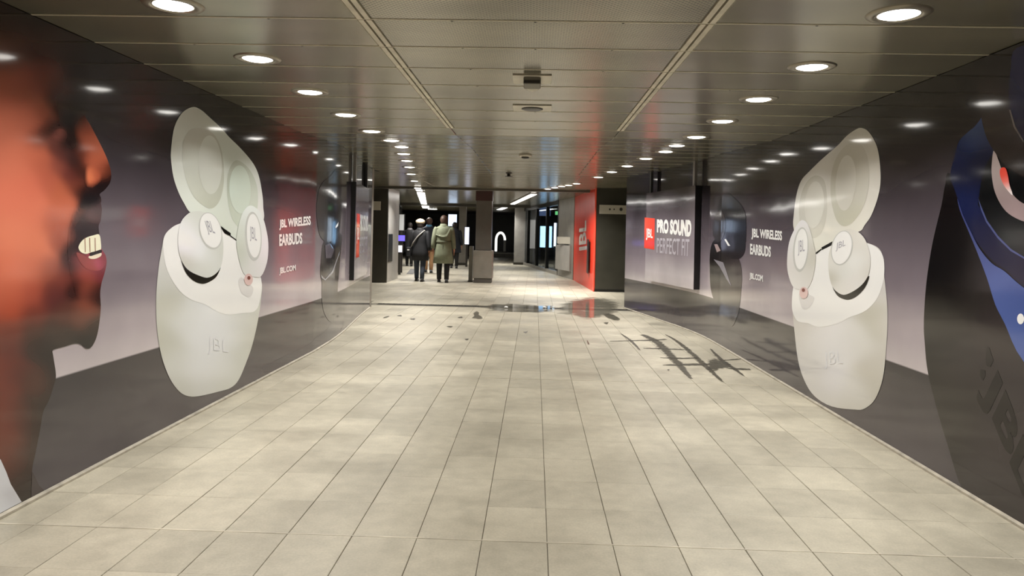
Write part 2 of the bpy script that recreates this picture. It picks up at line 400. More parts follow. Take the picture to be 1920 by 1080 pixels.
# ------------------------------------------------------------------ downlights
trim_m = mat('downlight_trim', (0.30, 0.27, 0.21, 1), .3, metal=.6)
lens_m = mat('downlight_lens', (0.9, 0.9, 0.88, 1), .4, emit=(1, .965, .90, 1), estr=LENS)
cup_m = mat('downlight_cup', (0.75, 0.72, 0.66, 1), .25, metal=.7)
LIGHT_D = {}
def lamp_data(wt, size):
    k = (wt, size)
    if k not in LIGHT_D:
        l = bpy.data.lights.new('bulb', 'AREA'); l.shape = 'DISK'; l.size = size; l.energy = wt; l.color = (1, .97, .915); l.spread = math.radians(128)
        LIGHT_D[k] = l
    return LIGHT_D[k]
_dl = []
def downlight(x, y, label, group, wt=None, simple=False):
    z = zc(y); t = thing('recessed_downlight', label, 'ceiling light', (x, y, z), 0, group)
    if not _dl:
        a = lathe('trim_ring', [(.092, .006), (.092, -.004), (.100, -.009), (.128, -.007), (.136, .0), (.136, .004)], 40, trim_m, t, cap=False)
        b = lathe('reflector_cup', [(.091, .005), (.091, -.005), (.0865, -.005), (.0865, .004)], 40, cup_m, t, cap=False)
        c = lathe('lens', [(.0860, .004), (.0860, -.004), (.07, -.010), (.04, -.014), (.002, -.0155)], 40, lens_m, t)
        _dl.extend([a, b, c])
    else:
        for s in _dl:
            c = s.copy(); COL.objects.link(c); c.parent = t
    lo = bpy.data.objects.new('bulb', lamp_data(wt or LAMP_W, .16)); COL.objects.link(lo); lo.parent = t; lo.location = (0, 0, -.022)
    return t
GLB, GRB = 'downlights along the left wall', 'downlights along the right wall'
LLAB, RLAB = 'round recessed downlight in the row beside the wall with the printed face', 'round recessed downlight in the row beside the wall with the blue printed case'
for k in range(-6, 6):
    yl = 3.32 + 1.025 * k
    if yl < -3.6: continue
    downlight(-1.67, yl, LLAB, GLB); downlight(1.585, yl, RLAB, GRB)
for px, py in [(753, 275), (757, 288), (763, 301), (768, 313), (771, 326), (777, 339)]:
    p = ceil_at(px, py); downlight(p.x, p.y, LLAB, GLB, LAMP_W * (1.35 if py < 305 else 2.4))
for px, py in [(1248, 284), (1211, 297), (1176, 311), (1147, 322), (1122, 332)]:
    p = ceil_at(px, py); downlight(p.x, p.y, RLAB, GRB, LAMP_W * (1.35 if py < 315 else 1.8))
FLAB = 'small round downlight over the shop windows beyond the red wall'
for px, py in [(1081, 344), (1066, 347), (1053, 349), (1040, 351.5), (1027, 354)]:
    p = ceil_at(px, py); downlight(p.x, p.y, FLAB, 'downlights by the shop windows', LAMP_W * 2.2)
# strip lights of the far hall
strip_m = mat('strip_light_tube', (.9, .9, .88, 1), .4, emit=(1, .97, .92, 1), estr=LENS * .8)
def strip(pa, pb, wd, label):
    a, b = ceil_at(*pa), ceil_at(*pb); d = (b - a); ln = d.length; rz = math.atan2(-d.x, d.y)
    t = thing('strip_light', label, 'ceiling light', (a.x, a.y, zc(a.y)), rz)
    box('housing', -wd / 2 - .02, 0, -.03, wd / 2 + .02, ln, -.004, trim_m, t)
    box('diffuser', -wd / 2, .01, -.042, wd / 2, ln - .01, -.03, strip_m, t)
    n = max(1, int(ln / 2.5))
    for i in range(n):
        l = bpy.data.objects.new('tube', lamp_data(LAMP_W * 3.5, .3)); COL.objects.link(l); l.parent = t; l.location = (0, (i + .5) * ln / n, -.06)
strip((783, 350), (787, 356), .16, 'short strip light between the left downlights and the long strip')
strip((789, 359), (795, 381), .22, 'long strip light above the walking people')
strip((797, 384), (799, 389), .3, 'small strip light at the far end above the walking people')
strip((1001, 362), (961, 381), .16, 'long slanting strip light in front of the shop windows')
strip((951, 386), (936, 392), .22, 'short strip light between the square pillar and the shop windows')
strip((806, 391), (816, 391), .3, 'faint strip light across the dark end of the hall')

# ceiling devices
pl_m = mat('device_plate', (0.62, 0.58, 0.48, 1), .45, noise=.08)
dk_m = mat('device_dark', (0.035, 0.032, 0.027, 1), .35)
def sensor(px, py, name, label, dome):
    p = ceil_at(px, py); z = zc(p.y); s = p.y / FPX
    t = thing(name, label, 'ceiling sensor', (p.x, p.y, z))
    box('mounting_plate', -36 * s, -.13, -.008, 36 * s, .13, .0, pl_m, t, .003)
    if dome:
        box('camera_body', -.055, -.11, -.055, .055, .06, -.008, mat('camera_grey', (.16, .15, .12, 1), .5), t, .008)
        box('lens_window', -.05, -.1125, -.050, .05, -.1095, -.030, dk_m, t)
        lathe('dome', [(.058, -.008), (.056, -.03), (.045, -.05), (.025, -.062), (.002, -.066)], 24, mat('dome_pale', (.6, .57, .48, 1), .25), t, loc=(0, .09, 0))
    else:
        lathe('speaker_disc', [(.085, -.008), (.085, -.013), (.07, -.018), (.002, -.018)], 28, dk_m, t)
sensor(998, 148, 'ceiling_camera', 'boxy camera on a pale plate in the perforated ceiling', True)
sensor(998, 202, 'ceiling_speaker', 'dark disc on a pale rectangular plate in the ceiling', False)
p = ceil_at(985, 290); t = thing('smoke_detector', 'shallow round detector on the ceiling past the perforated panels', 'detector', (p.x, p.y, zc(p.y)))
lathe('base', [(.09, 0), (.09, -.02), (.07, -.03)], 24, pl_m, t); lathe('sensing_head', [(.055, -.03), (.05, -.05), (.02, -.058), (.002, -.058)], 24, dk_m, t)
p = ceil_at(954, 324); t = thing('sprinkler_head', 'small dark sprinkler head hanging from the ceiling', 'sprinkler', (p.x, p.y, zc(p.y)))
lathe('escutcheon', [(.06, 0), (.055, -.012), (.02, -.016)], 20, dk_m, t); lathe('nozzle', [(.03, -.016), (.03, -.06), (.07, -.065), (.07, -.072), (.01, -.075)], 16, dk_m, t)

# ------------------------------------------------------------------ prints on the walls
INK = vinyl_ink()
def shepard(S, px, py):
    """tones blended from samples; each sample reaches as far as its neighbours lie"""
    S = np.array(S, float); D = np.hypot(S[:, None, 0] - S[None, :, 0], S[:, None, 1] - S[None, :, 1])
    sg = .44 * np.sort(D, 1)[:, 1:4].mean(1)
    d2 = (px[:, None] - S[None, :, 0]) ** 2 + (py[:, None] - S[None, :, 1]) ** 2
    wt = np.exp(-d2 / (2 * sg * sg)) + 4e-3 / (1 + d2 / (sg * sg)) ** 1.5; wt /= wt.sum(1, keepdims=True)
    return wt @ s2l(S[:, 2:5])
def ink_obj(name, P, faces, cols, parent):
    o = mk(name, P, faces, INK, parent)
    at = o.data.color_attributes.new('ink', 'FLOAT_COLOR', 'POINT')
    a = np.ones((len(P), 4)); a[:, :3] = np.clip(cols, 0.002, .92); at.data.foreach_set('color', a.ravel())
    return o
LAYER = 0.0009
def tone(L, f): return [(x, y, r * f, g * f, b * f) for x, y, r, g, b in L]
def prnt(name, S, outline, colours, layer, parent, step=.05, smooth=4, power=3.0, under=None, fade=.09):
    """a printed shape: outline in photograph pixels laid onto wall S; colours is one rgb or a list of (x, y, r, g, b) tone samples"""
    o = catmull(outline, smooth, True) if smooth > 1 else np.array(outline, float)
    yz = np.array([S.hit(*q) for q in o])
    yz[:, 1] = np.minimum(np.maximum(yz[:, 1], .021), 2.375 if yz[:, 0].max() < 7.7 else 2.44)
    keep = [0]
    for i in range(1, len(yz)):
        if np.hypot(*(yz[i] - yz[keep[-1]])) > .0015: keep.append(i)
    if np.hypot(*(yz[keep[-1]] - yz[keep[0]])) < .0015: keep.pop()
    yz = yz[keep]; n = len(yz)
    y0, z0 = yz.min(0); y1, z1 = yz.max(0); pts = [Vector(p) for p in yz]
    if not (isinstance(colours, tuple)) or S is not None:
        gy = np.arange(y0 + step / 2, y1, step); gz = np.arange(z0 + step / 2, z1, step)
        G = np.stack(np.meshgrid(gy, gz), -1).reshape(-1, 2)
        ins = np.zeros(len(G), bool); j = n - 1
        for i in range(n):
            yi, zi = yz[i]; yj, zj = yz[j]
            if zi != zj:
                c = ((zi > G[:, 1]) != (zj > G[:, 1])) & (G[:, 0] < (yj - yi) * (G[:, 1] - zi) / (zj - zi) + yi); ins ^= c
            j = i
        G = G[ins]
        if len(G):
            # keep clear of the outline so that no slivers arise
            dmin = np.full(len(G), 9.0)
            for i in range(n): dmin = np.minimum(dmin, np.hypot(G[:, 0] - yz[i, 0], G[:, 1] - yz[i, 1]))
            G = G[dmin > step * .3]
        pts += [Vector(g) for g in G]
    vs, es, fs, *_ = delaunay_2d_cdt(pts, [(i, (i + 1) % n) for i in range(n)], [], 1, 1e-6)
    A = np.array([(v.x, v.y) for v in vs]); P = S.pos(A[:, 0], A[:, 1], LAYER * (layer + 1))
    if isinstance(colours, tuple): C = np.repeat(s2l(colours)[None], len(P), 0)
    else:
        u, v = proj_np(P); C = shepard(colours, u, v)
        if under:                            # printed softly: the tones run into those of the shape below
            dm = np.full(len(A), 9.0)
            for i in range(n): dm = np.minimum(dm, np.hypot(A[:, 0] - yz[i, 0], A[:, 1] - yz[i, 1]))
            q = np.clip(dm / fade, 0, 1)[:, None]; q = q * q * (3 - 2 * q); C = C * q + shepard(under, u, v) * (1 - q)
    C = C / S.white
    fs = [tuple(f) if S.inward > 0 else tuple(f)[::-1] for f in fs]
    return ink_obj(name, P, fs, C, parent)
def ell(cx, cy, rx, ry, deg=0, n=20):
    a = np.linspace(0, 2 * np.pi, n, endpoint=False); c, s = math.cos(math.radians(deg)), math.sin(math.radians(deg))
    return [(cx + rx * math.cos(t) * c - ry * math.sin(t) * s, cy + rx * math.cos(t) * s + ry * math.sin(t) * c) for t in a]
_txt = {}
def text_geo(txt, bold=.02):
    if (txt, bold) in _txt: return _txt[(txt, bold)]
    cu = bpy.data.curves.new('t', 'FONT'); cu.body = txt; cu.offset = bold; cu.resolution_u = 3
    ob = bpy.data.objects.new('t', cu); COL.objects.link(ob); bpy.context.view_layer.update()
    me = bpy.data.meshes.new_from_object(ob.evaluated_get(bpy.context.evaluated_depsgraph_get()))
    V = np.array([v.co[:2] for v in me.vertices]); Fc = [tuple(p.vertices) for p in me.polygons]
    bpy.data.objects.remove(ob); bpy.data.curves.remove(cu); bpy.data.meshes.remove(me)
    V = (V - V.min(0)) / (V.max(0) - V.min(0)); _txt[(txt, bold)] = (V, Fc); return V, Fc
def lettering(name, S, txt, quad, colour, layer, parent, bold=.02):
    """quad: photograph pixels of the line's top left, top right, bottom right, bottom left"""
    V, Fc = text_geo(txt, bold); TL, TRt, BR, BL = [np.array(q, float) for q in quad]
    a, b = V[:, :1], V[:, 1:]
    Q = (BL * (1 - a) + BR * a) * (1 - b) + (TL * (1 - a) + TRt * a) * b
    yz = np.array([S.hit(*q) for q in Q]); P = S.pos(yz[:, 0], yz[:, 1], LAYER * (layer + 1))
    o = ink_obj(name, P, Fc, np.repeat(s2l(colour)[None], len(P), 0) / S.white, parent); tag(o, kind='stuff')
    return o

# --- the man's face on the left wall
face = thing('printed_portrait', 'huge wall print of a smiling man in profile, glossy and floor to ceiling', 'advertisement', (-2.46, 3.0, 0))
# prints carry world coordinates: cancel the thing's own offset
def attach(o, parent):
    o.parent = parent
    if parent.get('world_parts'): o.matrix_parent_inverse = Matrix.Translation(Vector(parent.location)).inverted()
face['world_parts'] = 1
FO = [(154, 60), (158, 95), (163, 125), (166, 149), (161, 184), (158, 214), (169, 235), (184, 264), (198.5, 294), (207, 321), (206, 341), (195.5, 356), (186, 364), (187, 375), (190, 392), (188, 413), (184, 424), (186, 443), (188.5, 464), (197, 478.5), (199, 493), (195.5, 511), (190, 529), (187, 550), (188, 579), (184, 615), (178, 638), (169, 652), (160, 653), (151, 646), (139, 644), (118.5, 650), (99, 656), (99, 668), (104, 703), (100, 722), (91, 750), (80, 772), (74, 807), (64.6, 854), (59, 882), (57, 943), (36, 955), (0, 975), (-120, 1030), (-420, 1200), (-560, 900), (-620, 400), (-560, 0), (-380, -170), (-100, -60), (60, 10)]
FS = [(5, 100, 95, 60, 48), (40, 80, 70, 40, 32), (80, 90, 55, 30, 25), (120, 90, 40, 22, 20), (150, 110, 25, 18, 18), (160, 140, 20, 15, 15), (10, 40, 40, 26, 22), (60, 40, 30, 20, 18),
      (10, 170, 160, 85, 65), (50, 160, 135, 70, 55), (85, 140, 100, 52, 42), (110, 160, 70, 36, 30), (140, 150, 35, 20, 18),
      (10, 230, 190, 105, 80), (50, 220, 180, 98, 75), (80, 210, 150, 80, 60), (95, 230, 100, 52, 42), (120, 200, 30, 20, 18), (150, 200, 22, 18, 18), (105, 190, 60, 32, 28),
      (20, 300, 215, 120, 92), (60, 290, 205, 110, 82), (72, 260, 140, 75, 58), (82, 250, 50, 30, 28), (100, 240, 28, 25, 25), (130, 250, 15, 18, 22), (140, 270, 18, 18, 20), (145, 225, 18, 16, 17),
      (112, 250, 150, 85, 75), (105, 275, 105, 58, 50), (120, 290, 85, 50, 46), (135, 300, 60, 40, 38), (110, 310, 140, 75, 62), (130, 330, 110, 55, 48), (122, 268, 40, 28, 28),
      (80, 310, 190, 100, 75), (90, 340, 185, 95, 72), (60, 350, 215, 115, 88), (20, 370, 220, 120, 92), (110, 360, 190, 100, 70), (140, 350, 120, 60, 45), (148, 320, 70, 38, 32), (152, 360, 20, 14, 14),
      (158, 240, 150, 75, 55), (168, 270, 185, 95, 68), (180, 300, 190, 98, 70), (190, 320, 170, 85, 60), (200, 320, 80, 40, 30), (203, 340, 30, 18, 18), (190, 352, 25, 15, 15), (170, 358, 40, 22, 20), (152, 285, 90, 45, 36),
      (160, 380, 20, 18, 18), (180, 395, 70, 50, 50), (170, 405, 90, 60, 58), (150, 410, 40, 30, 30), (170, 370, 15, 13, 14), (60, 400, 220, 122, 92), (120, 390, 200, 105, 75), (100, 420, 170, 88, 65), (20, 440, 225, 130, 98), (60, 450, 218, 125, 92),
      (110, 450, 160, 85, 65), (126, 440, 180, 105, 85), (137, 440, 26, 20, 20), (135, 465, 25, 20, 20), (133, 500, 36, 20, 20), (141, 540, 40, 20, 20), (145, 430, 30, 24, 24), (165, 425, 35, 26, 26),
      (150, 490, 125, 55, 55), (180, 490, 165, 70, 85), (192, 500, 110, 45, 50), (160, 510, 150, 70, 60), (160, 540, 140, 68, 52), (175, 550, 80, 38, 32), (186, 560, 25, 16, 15), (165, 580, 130, 68, 50), (150, 600, 105, 62, 48), (176, 610, 45, 32, 26), (160, 640, 26, 22, 20),
      (20, 500, 215, 118, 88), (60, 500, 200, 110, 82), (90, 510, 150, 80, 62), (100, 540, 105, 52, 45), (120, 520, 125, 62, 52), (20, 550, 190, 95, 68), (60, 550, 165, 78, 58), (20, 580, 170, 75, 50), (60, 590, 110, 50, 38), (95, 560, 85, 40, 38), (120, 590, 90, 50, 40),
      (20, 620, 110, 52, 38), (60, 620, 70, 45, 36), (100, 620, 60, 45, 38), (130, 625, 50, 40, 34), (20, 650, 90, 42, 34), (60, 650, 45, 32, 28), (90, 650, 40, 32, 28),
      (5, 700, 112, 50, 37), (30, 700, 80, 38, 30), (60, 710, 75, 42, 32), (75, 720, 84, 50, 38), (95, 720, 36, 28, 26), (10, 780, 112, 52, 38), (35, 780, 85, 42, 32), (60, 780, 45, 35, 30), (10, 840, 110, 52, 37), (30, 860, 90, 48, 36), (55, 860, 38, 32, 27), (40, 930, 38, 31, 26),
      (-60, 150, 140, 78, 60), (-80, 260, 185, 104, 80), (-80, 420, 215, 122, 92), (-80, 540, 190, 98, 72), (-80, 640, 110, 55, 42), (-80, 760, 104, 48, 36), (-80, 900, 110, 52, 38), (-300, 200, 60, 38, 30), (-300, 500, 130, 70, 54), (-300, 900, 90, 48, 36), (-200, -50, 35, 24, 20)]
FS = tone(FS, .93)
prnt('profile', LW, FO, FS, 2, face, .02, 4, 3.6)
prnt('nostril_wing', LW, [(160, 312), (170, 306), (182, 313), (190, 326), (189, 340), (178, 350), (164, 353), (158, 342), (157, 326)], [(163, 320, 205, 112, 78), (168, 335, 220, 124, 84), (178, 345, 190, 96, 66), (186, 335, 165, 82, 58), (182, 318, 175, 88, 62), (160, 345, 180, 92, 64)], 3, face, .014, 4, under=FS, fade=.04)
prnt('upper_teeth', LW, [(146, 463), (152, 452), (162, 445), (175, 441), (185, 440), (188, 455), (188, 468), (182, 471), (170, 473), (160, 476), (150, 472)], (232, 216, 186), 3, face, .04)
for xx in (157, 166, 176):
    prnt('tooth_gap', LW, [(xx, 446), (xx + 1.6, 446), (xx + 2.2, 472), (xx + .8, 473)], (150, 110, 90), 4, face, .1, 1)
prnt('lower_teeth', LW, [(165, 481), (175, 477), (188, 474), (188, 480), (178, 485), (168, 485)], (226, 205, 180), 3, face, .04)
prnt('mouth_gap', LW, [(168, 474), (178, 471), (188, 468), (189, 473), (178, 477), (168, 480)], (28, 20, 20), 4, face, .04)
prnt('lower_lip', LW, [(142, 474), (155, 478), (168, 486), (182, 485), (192, 477), (197, 483), (196, 496), (186, 507), (168, 506), (152, 496)], [(150, 484, 130, 62, 58), (170, 494, 150, 66, 66), (184, 494, 172, 76, 92), (194, 490, 120, 50, 56), (170, 504, 140, 66, 58)], 3, face, .02)
prnt('eye_socket', LW, [(84, 236), (92, 222), (104, 205), (112, 185), (128, 176), (150, 176), (161, 184), (158, 214), (152, 226), (149, 250), (147, 280), (140, 284), (132, 274), (124, 262), (112, 262), (98, 258), (86, 264), (80, 252)],
     [(86, 250, 52, 30, 26), (96, 232, 44, 28, 26), (110, 205, 56, 32, 28), (125, 190, 34, 22, 20), (150, 195, 20, 16, 17), (130, 225, 16, 17, 20), (145, 250, 15, 17, 20), (120, 258, 34, 24, 24), (140, 276, 24, 20, 22), (105, 225, 30, 24, 24)], 3, face, .018, 4, under=FS, fade=.10)
prnt('smile_crease', LW, [(150, 366), (156, 356), (166, 357), (186, 366), (187, 384), (170, 392), (152, 400), (140, 420), (134, 450), (133, 490), (140, 530), (148, 560), (142, 556), (132, 520), (126, 480), (127, 440), (136, 400)],
     [(160, 366, 16, 13, 14), (180, 374, 18, 15, 16), (150, 390, 30, 23, 22), (138, 425, 32, 24, 24), (131, 460, 26, 19, 19), (131, 500, 40, 23, 22), (142, 545, 52, 28, 25)], 3, face, .016, 4, under=FS, fade=.05)
prnt('eye', LW, [(99, 247), (106, 242), (116, 242), (123, 249), (121, 257), (112, 260), (103, 258)], [(104, 250, 96, 54, 46), (113, 250, 132, 76, 66), (120, 254, 80, 48, 44)], 4, face, .014, 4, under=FS, fade=.03)
prnt('shirt_collar', LW, [(0, 862), (10, 884), (19, 908), (39, 953), (0, 980), (-90, 1020), (-120, 880), (-60, 800)], [(4, 900, 200, 198, 198), (20, 930, 176, 172, 172), (10, 950, 205, 204, 204), (-60, 900, 190, 190, 192), (28, 945, 190, 188, 188)], 3, face, .03, 1)
prnt('shoulder_edge', LW, [(59, 884), (64, 893), (72, 910), (81, 931), (57, 943)], (64, 55, 54), 3, face, .05, 1)  # dark mauve piece of the printed shoulder beside the neck

# --- white earbud case, drawn once for each wall
def case_print(S, label, D):
    t = thing('printed_earbud_case', label, 'advertisement', (float(S.X(D['y'])), D['y'], 0)); t['world_parts'] = 1
    lid = prnt('lid', S, D['lid'], D['lid_c'], 2, t, .03)
    for q, c in D['wells']: prnt('ear_tip_well', S, q, c, 3, t, .05)
    for q, c in D['wells_in']: prnt('well_floor', S, q, c, 4, t, .05)
    prnt('body', S, D['body'], tone(D['body_c'], .94), 2, t, .03)
    prnt('inner_tray', S, D['tray'], D['tray_c'], 3, t, .04)
    prnt('tray_shadow', S, D['gap'], (24, 21, 16), 5, t, .05)
    prnt('hinge', S, D['hinge'], (14, 13, 12), 4, t, .05, 1)
    prnt('hinge_line', S, D['hinge2'], (30, 28, 26), 4, t, .05, 1)
    for q, c, bd, bc, ring_, lq in D['buds']:
        prnt('earbud', S, q, c, 6, t, .03)
        prnt('badge_rim', S, ring_, (186, 184, 176), 7, t, .05)
        prnt('badge', S, bd, bc, 8, t, .05)
        lettering('badge_logo', S, 'JBL', lq, (160, 156, 160), 9, t, .0)
    prnt('socket', S, D['socket'], (205, 200, 194), 4, t, .05)
    prnt('charging_contact', S, D['contact'], (206, 176, 168), 7, t, .05)
    prnt('contact_hole', S, D['hole'], (120, 70, 60), 8, t, .05)
    lettering('case_logo', S, 'JBL', D['logo'], (212, 210, 208), 4, t, -.01)
    return t
case_print(LW, 'printed white earbud case with open lid beside the smiling man', dict(y=6.2,
    lid=[(362, 200.5), (376, 206), (388, 216), (415, 241), (429, 257), (448.5, 276), (468, 298), (480, 317), (487, 339), (492, 370), (493, 389), (494, 411), (480, 440), (455, 452), (440, 448), (415, 430), (395, 420), (370, 404), (354.6, 397), (345, 382), (334, 360.5), (324.5, 332), (320, 300), (320, 281), (324.5, 245), (333, 223), (345, 208)],
    lid_c=[(362, 205, 176, 173, 160), (345, 215, 190, 188, 176), (325, 260, 202, 201, 190), (323, 300, 212, 212, 202), (330, 340, 214, 215, 203), (350, 385, 214, 216, 204), (385, 225, 184, 183, 170), (415, 255, 190, 191, 178), (440, 285, 198, 201, 188), (470, 310, 206, 208, 196), (488, 360, 214, 213, 204), (488, 400, 216, 210, 204), (422, 320, 206, 208, 195), (420, 380, 208, 211, 197), (420, 420, 200, 203, 188), (370, 400, 206, 208, 194)],
    wells=[([(352, 246), (366, 240), (384, 242), (402, 254), (414, 280), (419, 315), (418, 350), (410, 378), (396, 391), (380, 385), (362, 368), (349, 340), (342, 305), (342, 270)], [(350, 260, 186, 182, 170), (345, 300, 200, 200, 188), (360, 350, 198, 198, 184), (385, 250, 180, 176, 163), (410, 290, 176, 175, 160), (415, 340, 186, 186, 170), (395, 385, 180, 180, 162), (375, 300, 198, 198, 186)]),
           ([(440, 301), (455, 306), (470, 322), (480, 345), (483, 370), (480, 400), (465, 430), (448, 428), (434, 408), (427, 380), (425, 350), (428, 320)], [(440, 305, 184, 186, 170), (470, 325, 188, 192, 176), (480, 370, 198, 200, 186), (430, 350, 180, 184, 166), (440, 410, 188, 192, 174)])],
    wells_in=[(ell(393, 309, 22, 55, -2), [(380, 300, 196, 195, 184), (400, 290, 200, 199, 187), (405, 330, 206, 205, 193), (390, 360, 196, 196, 182)]),
              (ell(449, 355, 20, 45, -2), [(440, 350, 204, 212, 197), (455, 340, 202, 209, 193), (460, 370, 198, 204, 188)])],
    body=[(337, 419), (321, 427), (308, 441.5), (303, 465), (297, 500), (293, 540), (292, 575), (294, 619), (302, 667), (317, 708), (335.6, 734), (354, 743), (376, 742), (410, 734), (432, 727), (447, 712), (461.5, 678.5), (473, 645), (483, 601), (489, 560), (489, 523), (465, 471), (439, 449), (410, 421), (370, 410)],
    body_c=[(298, 540, 204, 202, 192), (305, 560, 188, 185, 168), (320, 580, 196, 194, 180), (345, 600, 214, 213, 206), (380, 620, 225, 224, 221), (420, 620, 226, 225, 222), (455, 600, 216, 215, 208), (478, 610, 200, 198, 182), (300, 640, 190, 188, 172), (330, 680, 208, 207, 198), (370, 690, 224, 223, 220), (420, 690, 226, 225, 221), (450, 690, 206, 205, 192), (340, 730, 192, 190, 178), (380, 735, 206, 204, 196), (425, 722, 204, 202, 190), (298, 500, 206, 203, 194)],
    tray=[(337, 419), (321, 427), (308, 441.5), (305, 464), (313, 508), (335.5, 545), (358, 562), (384, 571), (406, 584), (428, 590), (454, 587), (476, 584), (486, 566), (489, 523), (465, 471), (441, 451), (420, 438), (410, 425), (370, 412)],
    tray_c=[(315, 450, 236, 232, 233), (330, 530, 242, 238, 240), (400, 560, 243, 241, 244), (450, 575, 244, 240, 245), (430, 480, 232, 234, 230), (480, 560, 238, 234, 234)],
    gap=[(339, 488), (356, 505), (391, 518), (412, 500), (405, 518), (391, 528.5), (377, 532), (361, 526), (347, 511)],
    hinge=[(409.6, 422), (431.5, 437), (431.5, 443), (420, 437.5)], hinge2=[(431, 441), (442, 449), (443, 452), (431, 443.5)],
    buds=[([(352, 400), (338, 416), (332, 446), (335.5, 479), (349, 504), (372.5, 517), (391, 520), (409.6, 506), (416.5, 481), (416.5, 446), (409.6, 423), (396, 405), (379.5, 397), (365, 396)],
           [(345, 430, 224, 220, 218), (350, 460, 226, 220, 222), (372, 470, 220, 218, 215), (395, 480, 208, 207, 200), (412, 470, 196, 195, 184), (345, 490, 188, 184, 172), (380, 512, 200, 198, 188), (365, 402, 200, 200, 188), (405, 420, 204, 203, 194), (400, 500, 204, 203, 194)],
           ell(393, 432, 19, 33, -14), (240, 238, 240), ell(393, 433, 21, 35.5, -14), [(380, 414), (395, 414), (404, 446), (389, 440)]),
          ([(465, 386), (451, 405), (442, 446), (445.5, 481), (456, 513), (472, 518), (488, 518), (499, 493), (502, 462.5), (499, 435), (490.6, 405), (479, 390)],
           [(450, 430, 196, 198, 184), (448, 480, 182, 184, 168), (465, 510, 206, 204, 196), (490, 500, 214, 208, 204), (500, 460, 222, 212, 212), (490, 410, 212, 210, 204), (468, 392, 220, 222, 214)],
           ell(474, 442, 13, 41, -3), (236, 236, 236), ell(473.5, 443, 15.5, 46, -3), [(466, 424), (479, 428), (480, 460), (467, 452)])],
    socket=[(446, 528), (452, 520), (462, 530), (474, 540), (468, 557), (452, 549)], contact=ell(464.5, 524, 8, 11), hole=ell(465, 521, 3, 3.5),
    logo=[(388, 630), (428, 640), (428, 668), (388, 664)]))
